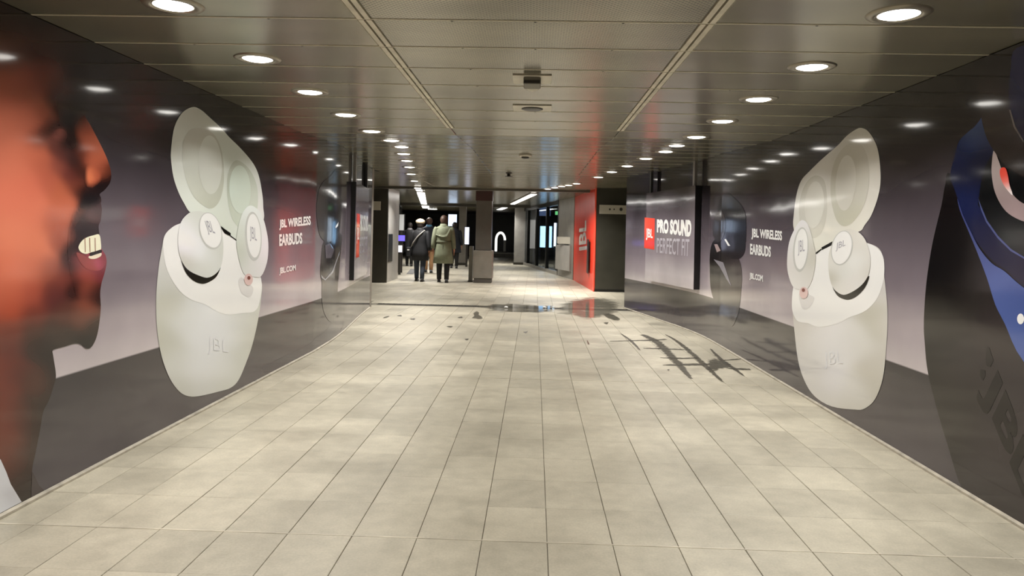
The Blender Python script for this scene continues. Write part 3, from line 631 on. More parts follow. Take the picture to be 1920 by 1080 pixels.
case_print(RW, 'printed white earbud case with open lid beside the big blue case', dict(y=6.0,
    lid=[(1615.5, 240), (1605, 243), (1588, 255), (1571, 273), (1541, 299), (1517.5, 322), (1502.6, 339), (1494, 365), (1489, 401), (1489, 430), (1505, 465), (1530, 474), (1546, 466), (1562, 454), (1590, 440), (1614, 433), (1622, 422), (1634.7, 403), (1647.5, 367), (1652, 333), (1648.5, 290), (1641, 265), (1628, 245.6)],
    lid_c=[(1615, 244, 178, 173, 158), (1590, 262, 182, 177, 163), (1545, 302, 196, 190, 178), (1510, 340, 204, 199, 188), (1494, 380, 210, 206, 196), (1640, 275, 196, 190, 176), (1648, 330, 212, 206, 194), (1638, 390, 214, 208, 196), (1553, 380, 208, 203, 190), (1550, 440, 212, 207, 192), (1615, 425, 208, 203, 188), (1530, 470, 208, 204, 190)],
    wells=[([(1605, 268), (1618, 274), (1628, 296), (1631, 330), (1627, 365), (1615, 396), (1598, 418), (1582, 424), (1569, 412), (1560, 380), (1558, 345), (1562, 315), (1572, 290), (1588, 272)], [(1600, 275, 176, 170, 154), (1625, 300, 192, 186, 173), (1628, 350, 200, 195, 181), (1565, 310, 184, 178, 162), (1562, 370, 190, 186, 170), (1585, 418, 184, 180, 160), (1600, 350, 198, 193, 180)]),
           ([(1532, 329), (1546, 338), (1551, 365), (1551, 400), (1544, 430), (1530, 446), (1512, 442), (1501, 420), (1499, 385), (1506, 355), (1518, 336)], [(1530, 335, 180, 175, 160), (1548, 370, 196, 191, 178), (1503, 390, 194, 190, 178), (1530, 440, 196, 191, 176)])],
    wells_in=[(ell(1587, 343, 19, 52, 4), [(1580, 330, 202, 197, 184), (1600, 340, 206, 201, 189), (1590, 380, 200, 195, 181)]), (ell(1528, 384, 18, 44, 4), [(1520, 370, 198, 193, 180), (1535, 380, 206, 202, 189)])],
    body=[(1628, 456), (1647.5, 465), (1656, 482), (1659, 520), (1664, 570), (1664.5, 610), (1662, 656), (1656, 709), (1641.6, 748), (1622, 766), (1603, 768), (1560, 762), (1528, 743), (1509, 714), (1497, 676), (1490, 620), (1486, 570), (1488, 539), (1500, 500), (1532, 475), (1562, 454), (1595, 448)],
    body_c=[(1492, 620, 206, 200, 190), (1505, 660, 216, 211, 203), (1530, 640, 226, 222, 217), (1570, 650, 228, 224, 220), (1610, 640, 218, 214, 205), (1645, 620, 194, 189, 172), (1660, 610, 212, 206, 196), (1640, 590, 186, 181, 162), (1515, 710, 214, 209, 202), (1560, 720, 228, 224, 222), (1600, 730, 220, 216, 208), (1640, 710, 194, 188, 173), (1655, 680, 206, 200, 188), (1545, 752, 206, 201, 192), (1600, 763, 200, 195, 183), (1658, 540, 208, 202, 194)],
    tray=[(1628, 456), (1647.5, 467), (1658, 486), (1658, 522), (1647.5, 556), (1630.5, 577.5), (1613.5, 588), (1592, 595.5), (1575, 605), (1551.6, 611.6), (1532.5, 612.7), (1515.5, 606), (1498, 603), (1488.8, 590), (1485.5, 573), (1488, 539), (1500, 500), (1532, 476), (1562, 455), (1595, 450)],
    tray_c=[(1650, 500, 238, 233, 236), (1640, 560, 238, 234, 234), (1560, 590, 244, 239, 243), (1500, 590, 240, 235, 238), (1540, 510, 230, 228, 224), (1590, 590, 242, 237, 240)],
    gap=[(1562, 536), (1579, 550), (1596, 547), (1613.4, 535), (1631, 517), (1625, 536), (1613, 551), (1598.5, 560.4), (1585.7, 561.5), (1571, 554)],
    hinge=[(1541, 464), (1562, 452.5), (1560, 460), (1542, 469)], hinge2=[(1531, 473), (1541, 466), (1541, 469), (1532, 476.5)],
    buds=[([(1502.6, 413.5), (1492, 428), (1481, 454), (1477, 488), (1479, 513.5), (1487.7, 537), (1500.5, 543), (1515, 541), (1526, 518), (1531, 481.6), (1526, 454), (1519, 428), (1512, 415.6)],
           [(1500, 418, 224, 220, 218), (1484, 460, 214, 209, 204), (1480, 500, 208, 203, 196), (1500, 535, 214, 209, 201), (1520, 520, 202, 197, 186), (1528, 480, 186, 181, 167), (1520, 440, 196, 192, 180)],
           ell(1503.7, 467, 12, 38, 4), (240, 236, 238), ell(1503, 468, 14.5, 42, 4), [(1498, 452), (1510, 449), (1511, 478), (1498, 480)]),
          ([(1585.7, 431.5), (1566.5, 449.6), (1556, 475), (1555, 507), (1562, 537), (1579, 552), (1596, 549), (1617.6, 534), (1630.4, 513.5), (1633.6, 483.7), (1626, 454), (1613.4, 437), (1598.5, 430.5)],
           [(1575, 445, 204, 198, 186), (1620, 455, 206, 201, 191), (1610, 490, 218, 216, 209), (1580, 510, 206, 204, 195), (1562, 500, 210, 206, 196), (1600, 535, 210, 205, 197), (1628, 500, 200, 194, 182), (1575, 540, 208, 203, 193), (1560, 520, 176, 170, 154)],
           ell(1580.3, 464.5, 18, 31, 12), (238, 234, 237), ell(1580.3, 465, 20, 33, 12), [(1570, 456), (1588, 449), (1587, 464), (1569, 472)])],
    socket=[(1499, 552), (1508, 545), (1520, 553), (1528, 560), (1518, 577), (1505, 578)], contact=ell(1508.5, 549, 8, 11), hole=ell(1508, 544, 3, 3.5),
    logo=[(1545, 662), (1580, 655), (1582, 690), (1547, 692)]))

# --- dark cases further along the walls
def dark_case(S, label, y, lid, lid_c, body, body_c, bud, bud_c, extras):
    t = thing('printed_earbud_case', label, 'advertisement', (float(S.X(y)), y, 0)); t['world_parts'] = 1
    prnt('body', S, body, body_c, 2, t, .05); prnt('lid', S, lid, lid_c, 3, t, .05)
    if bud: prnt('earbud', S, bud, bud_c, 5, t, .05)
    for n, q, c, ly in extras: prnt(n, S, q, c, ly, t, .08, 1)
dark_case(RW, 'printed black earbud case between the white lettering and the hanging panel', 9.6,
    [(1359, 361), (1372, 366), (1393, 389), (1399, 412.5), (1399, 449), (1395.5, 475), (1382.5, 486), (1362, 480), (1350, 455), (1346, 420), (1346, 394), (1349, 379)],
    [(1360, 370, 30, 27, 28), (1390, 400, 34, 30, 32), (1375, 430, 24, 24, 32), (1370, 470, 38, 34, 36), (1395, 450, 30, 28, 30)],
    [(1340, 450), (1332, 469.6), (1331, 508), (1333, 542), (1341, 568), (1351.5, 583.6), (1362, 600), (1372, 612), (1380, 600), (1386, 581), (1390, 547), (1391.6, 516), (1387, 488), (1370, 470), (1355, 455)],
    [(1335, 480, 28, 24, 24), (1340, 540, 34, 30, 28), (1350, 575, 40, 36, 33), (1375, 500, 58, 52, 52), (1388, 510, 72, 62, 62), (1370, 540, 66, 60, 56), (1370, 570, 88, 80, 72), (1372, 605, 76, 70, 68)],
    ell(1349, 425, 12, 29, 4), [(1345, 410, 62, 55, 53), (1350, 440, 52, 47, 46), (1358, 420, 36, 32, 32)],
    [('rim_highlight', [(1338.5, 486), (1356.6, 492), (1362, 507), (1372, 537), (1362, 522), (1350, 500)], (130, 124, 128), 4), ('hinge_highlight', [(1359, 449), (1362, 448), (1370, 461), (1366, 461)], (225, 220, 220), 6),
     ('contact_highlight', [(1340, 458), (1346, 458), (1352, 470), (1345, 473)], (150, 130, 126), 6)])
dark_case(LW, 'printed black earbud case at the rounded end of the wall with the face', 9.2,
    [(632, 317), (620, 329), (604, 343), (596, 363), (593, 393), (595, 420), (600, 443), (610, 453), (624, 455), (634, 440), (640, 400), (640, 350)],
    [(600, 370, 52, 48, 49), (605, 420, 50, 46, 47), (625, 350, 28, 25, 25), (630, 420, 30, 27, 27), (615, 440, 58, 54, 54)],
    [(607, 452), (602, 480), (600, 513), (603, 530), (603, 560), (608, 588), (620, 604), (630, 592), (633, 540), (638, 480), (640, 440), (625, 440)],
    [(610, 470, 46, 42, 46), (604, 505, 50, 45, 44), (625, 480, 30, 27, 27), (612, 560, 92, 86, 82), (620, 595, 70, 65, 63), (630, 560, 84, 78, 74), (630, 500, 60, 55, 54)],
    None, None,
    [('rim_highlight', [(601, 515), (609, 523), (622, 508), (637, 470), (624, 511), (609, 526), (602, 521)], (150, 146, 146), 5), ('hinge_highlight', [(628, 425), (634, 416), (633, 423), (629, 428)], (230, 226, 226), 6),
     ('earbud_stem', [(609, 460), (618, 456), (626, 468), (620, 484), (610, 484)], (92, 86, 92), 5)])

# --- the big blue case close by on the right wall
bc = thing('printed_earbud_case', 'huge printed blue and black earbud case with dark logo letters', 'advertisement', (2.4, 4.0, 0)); bc['world_parts'] = 1
prnt('body', RW, [(1784, 326), (1773, 347), (1766, 385), (1749.6, 454), (1738, 528), (1733, 602), (1735, 647), (1741, 700), (1761, 778.6), (1780, 841.6), (1805, 917), (1840, 950), (1960, 1010), (2150, 1110), (2350, 1190), (2420, 700), (2300, 520), (2000, 480), (1850, 400)],
     tone([(1745, 560, 22, 18, 18), (1760, 480, 16, 13, 13), (1775, 400, 22, 16, 17), (1800, 440, 20, 17, 16), (1800, 560, 34, 29, 27), (1760, 640, 42, 37, 33), (1770, 740, 48, 43, 39), (1800, 700, 54, 46, 44), (1850, 650, 52, 43, 42), (1800, 820, 52, 45, 43), (1840, 860, 62, 53, 53), (1900, 850, 62, 53, 53), (1830, 930, 56, 49, 48), (1742, 680, 28, 24, 22), (1785, 850, 40, 36, 33), (2100, 800, 56, 48, 48)], .82), 2, bc, .03)
prnt('lid', RW, [(1838.5, 225), (1818, 246), (1800, 264), (1791, 293), (1783, 330), (1792, 358), (1806, 400), (1822, 436), (1842, 466), (1866, 492), (1890, 508), (1922, 538), (2000, 590), (2150, 600), (2250, 400), (2150, 100), (2000, 90), (1900, 130)],
     tone([(1830, 240, 66, 92, 142), (1815, 265, 44, 62, 108), (1800, 290, 26, 34, 72), (1800, 330, 20, 25, 56), (1830, 300, 16, 20, 50), (1845, 250, 40, 52, 90), (1850, 340, 14, 17, 42), (1815, 380, 30, 38, 80), (1835, 430, 24, 28, 62), (1870, 470, 24, 26, 54), (1910, 500, 22, 24, 48), (2050, 450, 22, 24, 50)], .85), 3, bc, .03)
prnt('inner_recess', RW, [(1836, 375), (1843, 392), (1853, 415.6), (1874, 445), (1898, 469), (1924, 486), (2010, 520), (2120, 470), (2120, 260), (1960, 250), (1862, 290)], [(1850, 380, 10, 11, 13), (1880, 430, 20, 24, 22), (1910, 450, 28, 33, 30), (1960, 400, 14, 15, 15)], 4, bc, .04)
prnt('recess_rim', RW, [(1836, 372), (1843, 390), (1853, 413.6), (1874, 443), (1898, 467), (1924, 483), (1924, 486.5), (1897, 471), (1872.5, 447), (1851, 417), (1841, 393)], (70, 76, 116), 5, bc, .05, 1)
prnt('front_face', RW, [(1797, 372), (1807, 402), (1820, 430), (1838.5, 466), (1862, 494), (1886, 509), (1922, 540), (2010, 600), (2010, 760), (1921.5, 678), (1886, 607), (1868, 571), (1853, 523), (1835.6, 477), (1817, 432), (1802, 396)],
     tone([(1800, 385, 60, 66, 116), (1820, 430, 76, 84, 136), (1850, 495, 84, 96, 152), (1870, 530, 86, 104, 166), (1900, 540, 74, 92, 152), (1880, 580, 80, 98, 160), (1910, 630, 82, 102, 164), (1915, 580, 72, 90, 150)], .86), 5, bc, .03)
prnt('status_light', RW, ell(1916, 598, 6.5, 10), (240, 240, 244), 6, bc, .05)
prnt('earbud_ring', RW, [(1866, 282), (1862, 305), (1862, 330), (1868, 361), (1884, 391), (1905, 408), (1935, 418), (1990, 420), (1990, 380), (1935, 385), (1908, 372), (1890, 345), (1876, 305)], [(1865, 300, 176, 160, 154), (1864, 340, 150, 132, 128), (1880, 380, 134, 116, 114), (1910, 403, 170, 146, 144), (1930, 400, 120, 104, 102)], 6, bc, .04)
prnt('earbud_side_mark', RW, [(1879, 316), (1888, 315), (1893, 330), (1896, 347), (1902, 366), (1893, 358), (1884, 345), (1878, 328)], [(1883, 322, 224, 70, 52), (1888, 340, 226, 76, 56), (1897, 360, 230, 214, 208)], 8, bc, .03)
prnt('earbud_cap', RW, [(1836, 96), (1835, 130), (1835.6, 169), (1841.5, 213), (1853, 258), (1874, 293), (1898, 317), (1935, 336), (1985, 345), (2060, 260), (2060, 120), (1990, 60), (1920, 70)], [(1840, 120, 16, 13, 13), (1845, 170, 44, 36, 33), (1855, 220, 50, 42, 38), (1880, 270, 46, 38, 35), (1910, 310, 40, 33, 31), (1880, 130, 20, 16, 17), (1870, 180, 42, 35, 32)], 9, bc, .04)
prnt('cap_dial', RW, [(1910, 90), (1899, 130), (1896, 170), (1897, 206), (1906, 238), (1924, 266), (1975, 270), (2010, 180), (1980, 90)], [(1903, 150, 22, 27, 62), (1915, 200, 24, 29, 66), (1920, 120, 28, 33, 70), (1915, 250, 16, 19, 44)], 10, bc, .04)
prnt('dial_edge', RW, [(1896, 206), (1905, 239), (1923, 267), (1923, 263), (1908, 237), (1899, 206)], (112, 104, 98), 11, bc, .05, 1)
def logo_quad(o, rt, up): o, rt, up = [np.array(v, float) for v in (o, rt, up)]; return [o + up, o + rt + up, o + rt, o]
lettering('logo_letters', RW, 'JBL', logo_quad((1830, 742), (84, 212), (33, -70)), (22, 17, 17), 3, bc, .035)
prnt('logo_mark_bar', RW, [(1852, 650), (1856, 652), (1864, 676), (1858, 688), (1851, 686), (1849, 674)], (22, 17, 17), 3, bc, .05, 1)
prnt('logo_mark_dot', RW, [(1840, 692), (1848, 694), (1849, 704), (1844, 714), (1838, 704)], (22, 17, 17), 3, bc, .05, 1)

# --- white lettering on the walls
WT = (232, 226, 226)
t = thing('wall_lettering', 'white slogan lettering on the wall with the printed face', 'lettering', (-2.46, 7.6, 0)); t['world_parts'] = 1
lettering('slogan_line', LW, 'JBL WIRELESS', [(523, 412), (582, 404.5), (582, 427), (523, 432)], WT, 3, t, .04)
lettering('slogan_line', LW, 'EARBUDS', [(523, 439), (566, 436), (566, 457), (523, 462)], WT, 3, t, .04)
lettering('web_address', LW, 'JBL.COM', [(523, 502), (554, 496), (554, 510), (523, 517)], WT, 3, t, .04)
t = thing('wall_lettering', 'white slogan lettering on the wall with the blue printed case', 'lettering', (2.4, 7.6, 0)); t['world_parts'] = 1
lettering('slogan_line', RW, 'JBL WIRELESS', [(1409.5, 428), (1467, 433), (1467, 456.6), (1409.5, 449)], WT, 3, t, .04)
lettering('slogan_line', RW, 'EARBUDS', [(1407, 456.6), (1446, 462), (1446, 482.5), (1407, 477)], WT, 3, t, .04)
lettering('web_address', RW, 'JBL.COM', [(1406, 511), (1431, 516), (1431, 532), (1406, 525)], WT, 3, t, .04)

# ------------------------------------------------------------------ hanging advertising panels
black_m = mat('panel_edge_black', (0.006, 0.006, 0.006, 1), .35)
brk_m = mat('bracket_grey', (0.30, 0.28, 0.26, 1), .35, metal=.5)
brk_d = mat('bracket_dark', (0.02, 0.02, 0.02, 1), .4)
PL = [(.6, (176, 166, 164)), (.8, (186, 176, 174)), (1.1, (138, 127, 130)), (1.5, (110, 100, 104)), (1.8, (78, 70, 72)), (2.2, (52, 46, 48))]
panel_m = vinyl_wall('vinyl_panel', PL, WHITE_L)
def ad_panel(label, A, B, z0, z1, inward):
    """A near, B far front corners in plan"""
    A, B = np.array(A), np.array(B); d = (B - A) / np.linalg.norm(B - A); nrm = np.array((-d[1], d[0])) * (1 if inward < 0 else -1)
    bk = -nrm * .09
    t = thing('hanging_panel', label, 'advertising panel', (A[0], A[1], 0)); t['world_parts'] = 1
    e = .006
    quad_prism('front_sheet', [A, B, B - nrm * e, A - nrm * e], (z0, z1), panel_m, t)
    quad_prism('frame', [A - nrm * e, B - nrm * e, B + bk, A + bk], (z0, z1), black_m, t)
    for q, mt_ in ((.04, brk_m), (.93, brk_d)):
        c = A + (B - A) * q
        quad_prism('hanging_bracket', [c - nrm * .02, c + d * .07 - nrm * .02, c + d * .07 - nrm * .06, c - nrm * .06], (z1 - .02, zc(c[1]) + .01), mt_, t)
    S = Surf([tuple(A - (B - A) * .3), tuple(B + (B - A) * .3)], inward, WHITE_L)
    return t, S
t, S = ad_panel('grey hanging panel with red logo square and white slogan on the right wall', (2.262, 10.58), (1.905, 12.78), .64, 2.12, -1)
prnt('logo_square', S, [(1209, 408), (1228, 409.6), (1227, 468), (1208, 465)], (232, 72, 54), 1, t, .1, 1)
lettering('logo_letters', S, 'JBL', [(1211.5, 428), (1224.5, 430), (1224, 452), (1211.5, 450)], (245, 235, 232), 2, t, .03)
lettering('slogan_line', S, 'PRO SOUND', [(1232, 411), (1297, 412), (1296, 445), (1232, 436)], (245, 240, 242), 2, t, .06)
lettering('slogan_line', S, 'PERFECT FIT', [(1232, 446), (1293, 448), (1292, 481), (1231.5, 474)], (176, 168, 172), 2, t, .01)
t, S = ad_panel('grey hanging panel with red logo square at the end of the left wall', (-2.565, 10.5), (-2.78, 12.25), .66, 2.07, +1)
def s_rect(name, S, y0, y1, z0, z1, c, layer, t):
    P = S.pos(np.array([y0, y1, y1, y0]), np.array([z0, z0, z1, z1]), LAYER * (layer + 1)); ink_obj(name, P, [(0, 1, 2, 3) if S.inward > 0 else (3, 2, 1, 0)], np.repeat(s2l(c)[None], 4, 0) / S.white, t)
s_rect('logo_square', S, 10.62, 11.0, .98, 1.62, (232, 66, 50), 1, t)
def s_text(name, S, txt, y0, y1, z0, z1, c, layer, t, bold=.03):
    V, Fc = text_geo(txt, bold); a = V[:, 0] if S.inward > 0 else 1 - V[:, 0]
    P = S.pos(y0 + (y1 - y0) * a, z0 + (z1 - z0) * V[:, 1], LAYER * (layer + 1)); tag(ink_obj(name, P, Fc, np.repeat(s2l(c)[None], len(P), 0) / S.white, t), kind='stuff')
s_text('logo_letters', S, 'JBL', 10.68, 10.94, 1.18, 1.42, (245, 235, 232), 2, t)
s_text('slogan_line', S, 'PRO SOUND', 11.05, 12.15, 1.36, 1.62, (245, 240, 242), 2, t)
s_text('slogan_line', S, 'PERFECT FIT', 11.05, 12.10, 1.02, 1.28, (176, 168, 172), 2, t, .01)

# ------------------------------------------------------------------ far hall: pillars, red wall, shopfronts
clad = mat('dark_cladding', (0.045, 0.043, 0.033, 1), .3, noise=.15, nscale=3)
clad_g = mat('grey_cladding', (0.24, 0.225, 0.195, 1), .4, noise=.12, nscale=4)
side_g = mat('pale_grey_wall', (0.36, 0.345, 0.32, 1), .35, noise=.1, nscale=3)
red_m = mat('red_gloss_wall', rgb(214, 58, 38), .30, spec=.22, noise=.06, nscale=2)
dark_w = mat('dark_hall_wall', (0.02, 0.02, 0.019, 1), .5, noise=.3, nscale=1.5)
plate_m = mat('sign_plate', (0.52, 0.49, 0.42, 1), .4)
# returns behind the two curved walls
o = quad_prism('wall_return_left', [(-2.93, 13.16), (-2.93, 13.30), (-9, 14.2), (-9, 13.9), (-3.07, 13.16)], (0, 2.53), clad_g); tag(o, kind='structure')
o = quad_prism('wall_return_right', [(1.75, 14.26), (1.88, 14.22), (2.9, 14.6), (2.9, 18.32), (2.7, 18.32), (2.7, 14.75)], (0, 2.55), clad); tag(o, kind='structure')
# dark pillar with its red side
t = thing('wall_pillar', 'broad dark clad pillar end with a pale sign plate', 'pillar', (1.47, 18.28, 0)); t['world_parts'] = 1
quad_prism('cladding', [(1.49, 18.28), (2.7, 18.28), (2.7, 18.9), (1.49, 18.9)], (.0, 2.56), clad, t)
quad_prism('plinth', [(1.485, 18.27), (2.7, 18.27), (2.7, 18.9), (1.485, 18.9)], (.0, .06), black_m, t)
t = thing('wall_sign', 'pale rectangular sign with small dark pictograms on the dark pillar', 'sign', (1.9, 18.25, 1.9)); t['world_parts'] = 1
p0, p1 = at_depth(1124, 384, 18.25), at_depth(1177, 402, 18.25)
box('plate', p0.x, 18.235, p1.z, p1.x, 18.27, p0.z, plate_m, t, .004)
for px, w_ in ((1143.5, 3.4), (1151.5, 2.6), (1164.5, 6)):
    a, b = at_depth(px - w_ / 2, 389.5, 18.23), at_depth(px + w_ / 2, 395.5, 18.23)
    r = (b.x - a.x) / 2; cx, cz = (a.x + b.x) / 2, (a.z + b.z) / 2
    V = [(cx + r * math.cos(q), 18.231, cz + r * 1.1 * math.sin(q)) for q in np.linspace(0, 2 * np.pi, 14, endpoint=False)]
    V += [(x, 18.236, z) for x, _, z in V]
    mk('pictogram', V, [tuple(range(14))] + [(i, i + 14, (i + 1) % 14 + 14, (i + 1) % 14) for i in range(14)], dk_m, t)
t = thing('red_wall', 'glossy red side wall with white upright lettering beside the dark pillar', 'wall panel', (1.47, 18.3, 0)); t['world_parts'] = 1
RA, RB = np.array((1.47, 18.27)), np.array((1.21, 22.85))
quad_prism('red_panel', [RA, RA + (.03, 0), RB + (.06, 0), RB], (.0, 2.56), red_m, t)
quad_prism('corner_bead', [RA - (.012, .005), RA + (.02, -.005), RA + (.02, .05), RA + (-.015, .05)], (.0, 2.56), mat('red_bead', rgb(235, 90, 70), .2), t)
RS = Surf([tuple(RA - (RB - RA) * .2), tuple(RB + (RB - RA) * .2)], -1, .8)
V, Fc = text_geo('JBL', .03)
Q = np.stack([1103.5 - (1103.5 - 1086) * V[:, 1] * 1.0, 475 - 61 * V[:, 0] + (V[:, 1] - .5) * 3], -1)   # upright lettering, reading upwards
yz = np.array([RS.hit(*q) for q in Q]); P = RS.pos(yz[:, 0], yz[:, 1], .002)
tag(ink_obj('logo_letters', P, Fc, np.repeat(s2l((240, 215, 215))[None], len(P), 0) / .8, t), kind='stuff')
yh0, yh1 = RS.hit(1107.5, 470)[0], RS.hit(1101, 470)[0]
box('door_handle', RS.X(yh0) - .06, yh0, .40, RS.X(yh1) - .012, yh1 - .15, 1.28, black_m, t, .006)
# grey panel between red wall and shop windows
t = thing('service_panel', 'grey wall panel with a pale service box between red wall and shop windows', 'wall panel', (1.0, 24, 0)); t['world_parts'] = 1
GA, GB = np.array((1.195, 22.9)), np.array((.80, 25.3))
quad_prism('panel', [GA, GA + (.3, 0), GB + (.3, 0), GB], (0, 2.56), clad_g, t)
quad_prism('service_box', [GA + (-.10, .25), GA + (-.02, .25), GB + (-.02, -.5), GB + (-.10, -.5)], (.25, 1.05), side_g, t)
quad_prism('notice', [GA + (-.075, .5), GA + (-.02, .5), GB + (-.02, -1.2), GB + (-.075, -1.2)], (1.1, 1.32), plate_m, t)
# shop windows, right
glass = bpy.data.materials.new('shop_glass'); glass.use_nodes = True; nt = glass.node_tree
for n in list(nt.nodes): nt.nodes.remove(n)
out = nd(nt, 'ShaderNodeOutputMaterial'); mx = nd(nt, 'ShaderNodeMixShader'); tr = nd(nt, 'ShaderNodeBsdfTransparent'); gl = nd(nt, 'ShaderNodeBsdfGlossy'); fr = nd(nt, 'ShaderNodeFresnel')
gl.inputs['Roughness'].default_value = .02; fr.inputs[0].default_value = 1.5; tr.inputs[0].default_value = (.9, .93, .95, 1)
gg = nd(nt, 'ShaderNodeNewGeometry'); ms = nd(nt, 'ShaderNodeMath', operation='SUBTRACT'); ms.inputs[0].default_value = 1; mm = nd(nt, 'ShaderNodeMath', operation='MULTIPLY')
nt.links.new(gg.outputs['Backfacing'], ms.inputs[1]); nt.links.new(ms.outputs[0], mm.inputs[0]); nt.links.new(fr.outputs[0], mm.inputs[1])
nt.links.new(mm.outputs[0], mx.inputs[0]); nt.links.new(tr.outputs[0], mx.inputs[1]); nt.links.new(gl.outputs[0], mx.inputs[2]); nt.links.new(mx.outputs[0], out.inputs[0])
def shopfront(label, A, B, n, base_h, parent_name='shop_window'):
    A, B = np.array(A), np.array(B); d = (B - A); L = np.linalg.norm(d); d /= L; nr = np.array((d[1], -d[0]))
    t = thing(parent_name, label, 'shop window', (A[0], A[1], 0)); t['world_parts'] = 1
    if base_h > 0: quad_prism('sill_wall', [A, B, B + nr * .1, A + nr * .1], (0, base_h), clad_g, t)
    for i in range(n + 1):
        c = A + d * (L * i / n); quad_prism('mullion', [c - d * .06, c + d * .06, c + d * .06 + nr * .12, c - d * .06 + nr * .12], (base_h, 2.5), black_m, t)
    for i in range(n):
        a, b = A + d * (L * i / n + .06), A + d * (L * (i + 1) / n - .06)
        quad_prism('glass_pane', [a + nr * .05, b + nr * .05, b + nr * .062, a + nr * .062], (base_h, 2.42), glass, t)
    quad_prism('head_frame', [A, B, B + nr * .12, A + nr * .12], (2.42, 2.56), black_m, t)
    return t
shopfront('row of dark framed shop windows beyond the red wall', (.78, 25.4), (-.72, 34.6), 4, .12)
# shop interior
inn = mat('shop_interior', (.10, .10, .12, 1), .6)
o = quad_prism('wall_shop_back', [(4.6, 24.5), (4.8, 24.5), (4.8, 36), (4.6, 36)], (0, 2.56), inn); tag(o, kind='structure')
o = quad_prism('wall_shop_far', [(-.6, 35.2), (4.7, 36), (4.7, 36.2), (-.6, 35.4)], (0, 2.56), inn); tag(o, kind='structure')
def screen(label, px0, px1, py0, py1, Y, col, st, rz=0.0, cat='screen', name='lit_display'):
    a, b = at_depth(px0, py0, Y), at_depth(px1, py1, Y)
    t = thing(name, label, cat, ((a.x + b.x) / 2, Y, b.z)); hw = (b.x - a.x) / 2; hh = a.z - b.z
    box('casing', -hw - .02, .0, -.02, hw + .02, .06, hh + .02, dk_m, t)
    box('lit_face', -hw, -.008, 0, hw, .0, hh, mat('lit_' + name + str(len(MATS)), (.3, .3, .3, 1), .3, emit=col, estr=st), t)
    if b.z > .05: box('stand', -hw * .5, .01, -b.z, hw * .5, .05, -.02, dk_m, t)
screen('bright blue lit screen behind the shop glass', 1013, 1034, 424, 464, 31.0, (.35, .65, 1, 1), 3.5)
screen('white blue lit screen behind the nearest shop pane', 1039, 1057, 418, 462, 29.0, (.75, .87, 1, 1), 4.0)
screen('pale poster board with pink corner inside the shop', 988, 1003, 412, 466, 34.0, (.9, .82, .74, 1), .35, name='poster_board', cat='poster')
screen('small green exit light high inside the shop', 1041, 1052, 396, 403, 28.5, (.2, .9, .3, 1), 1.0, name='exit_light', cat='sign')
screen('dark blue window screen high behind the shop glass', 1010, 1032, 380, 405, 33.0, (.10, .16, .34, 1), .6)
t = thing('shop_counter', 'low dark counter inside the shop behind the glass', 'counter', (2.0, 30, 0))
box('body', -1.2, -.3, 0, 1.2, .3, .86, dk_m, t); box('counter_top', -1.25, -.34, .86, 1.25, .34, .9, clad_g, t)
# pillar in the middle
t = thing('square_pillar', 'square grey pillar with thicker clad base in the middle of the hall', 'pillar', (-1.43, 20.75, 0))
box('base_cladding', -.27, -.27, .12, .27, .27, .90, clad_g, t, .02)
box('plinth', -.245, -.245, 0, .245, .245, .12, mat('plinth_dark', (.10, .092, .08, 1), .5), t, .01)
box('shaft', -.22, -.22, .90, .22, .22, 2.40, mat('pillar_shaft', (.105, .098, .088, 1), .35, noise=.1, nscale=3), t, .01)
box('capital', -.235, -.235, 2.28, .235, .235, 2.57, mat('pillar_cap', (.05, .02, .018, 1), .4), t)
t = thing('leaning_board', 'thin dark board standing against the square pillar', 'board', (-1.80, 21.05, 0)); box('board', -.05, -.2, 0, .05, .2, 1.0, clad_g, t); box('board_foot', -.07, -.22, 0, .07, .22, .03, dk_m, t)
# left pillar block
t = thing('corner_pillar', 'dark clad pillar with pale grey side beyond the left wall', 'pillar', (-4.1, 19.6, 0)); t['world_parts'] = 1
quad_prism('front_cladding', [(-4.33, 19.58), (-3.93, 19.62), (-3.93, 19.70), (-4.33, 19.66)], (0, 2.56), clad, t)
quad_prism('side_cladding', [(-4.33, 19.66), (-3.93, 19.70), (-4.0, 21.6), (-4.33, 21.6)], (0, 2.56), side_g, t)
quad_prism('dark_inset', [(-3.928, 19.75), (-3.918, 19.75), (-3.945, 20.45), (-3.955, 20.45)], (.55, 1.30), black_m, t)
a, b = at_depth(692, 377, 19.4), at_depth(712, 394, 19.4)
t = thing('wall_sign', 'small blank pale sign projecting from the pillar beyond the left wall', 'sign', (a.x, 19.5, b.z)); t['world_parts'] = 1
box('plate', a.x, 19.48, b.z, b.x, 19.52, a.z, plate_m, t, .004); box('sign_bracket', b.x - .05, 19.52, b.z + .08, b.x - .02, 19.60, b.z + .14, dk_m, t)
# shopfront on the left, further back
shopfront('row of dark framed shop windows behind the walking people', (-4.25, 21.7), (-6.8, 37.0), 6, .1)
screen('small violet blue lit display in front of the left shop windows', 743, 759, 441, 452, 24.6, (.10, .06, 1, 1), 1.3)
screen('white lit case low in front of the left shop windows', 745, 754, 460, 473, 23.4, (.9, .9, .95, 1), .9, name='display_case', cat='display case')
screen('tall pale lit display in front of the left shop windows', 749, 757, 402, 432, 26.2, (.8, .8, .75, 1), .35)
screen('bluish lit screen beyond the man in the trench coat', 841, 856, 402, 424, 33.0, (.6, .75, 1, 1), 2.6)
screen('narrow tall lit panel beside the square pillar', 872, 879, 426, 458, 30.0, (.7, .75, 1, 1), 2.2)
o = quad_prism('wall_shop_left', [(-8.6, 21), (-8.4, 21), (-8.4, 46), (-8.6, 46)], (0, 2.56), inn); tag(o, kind='structure')
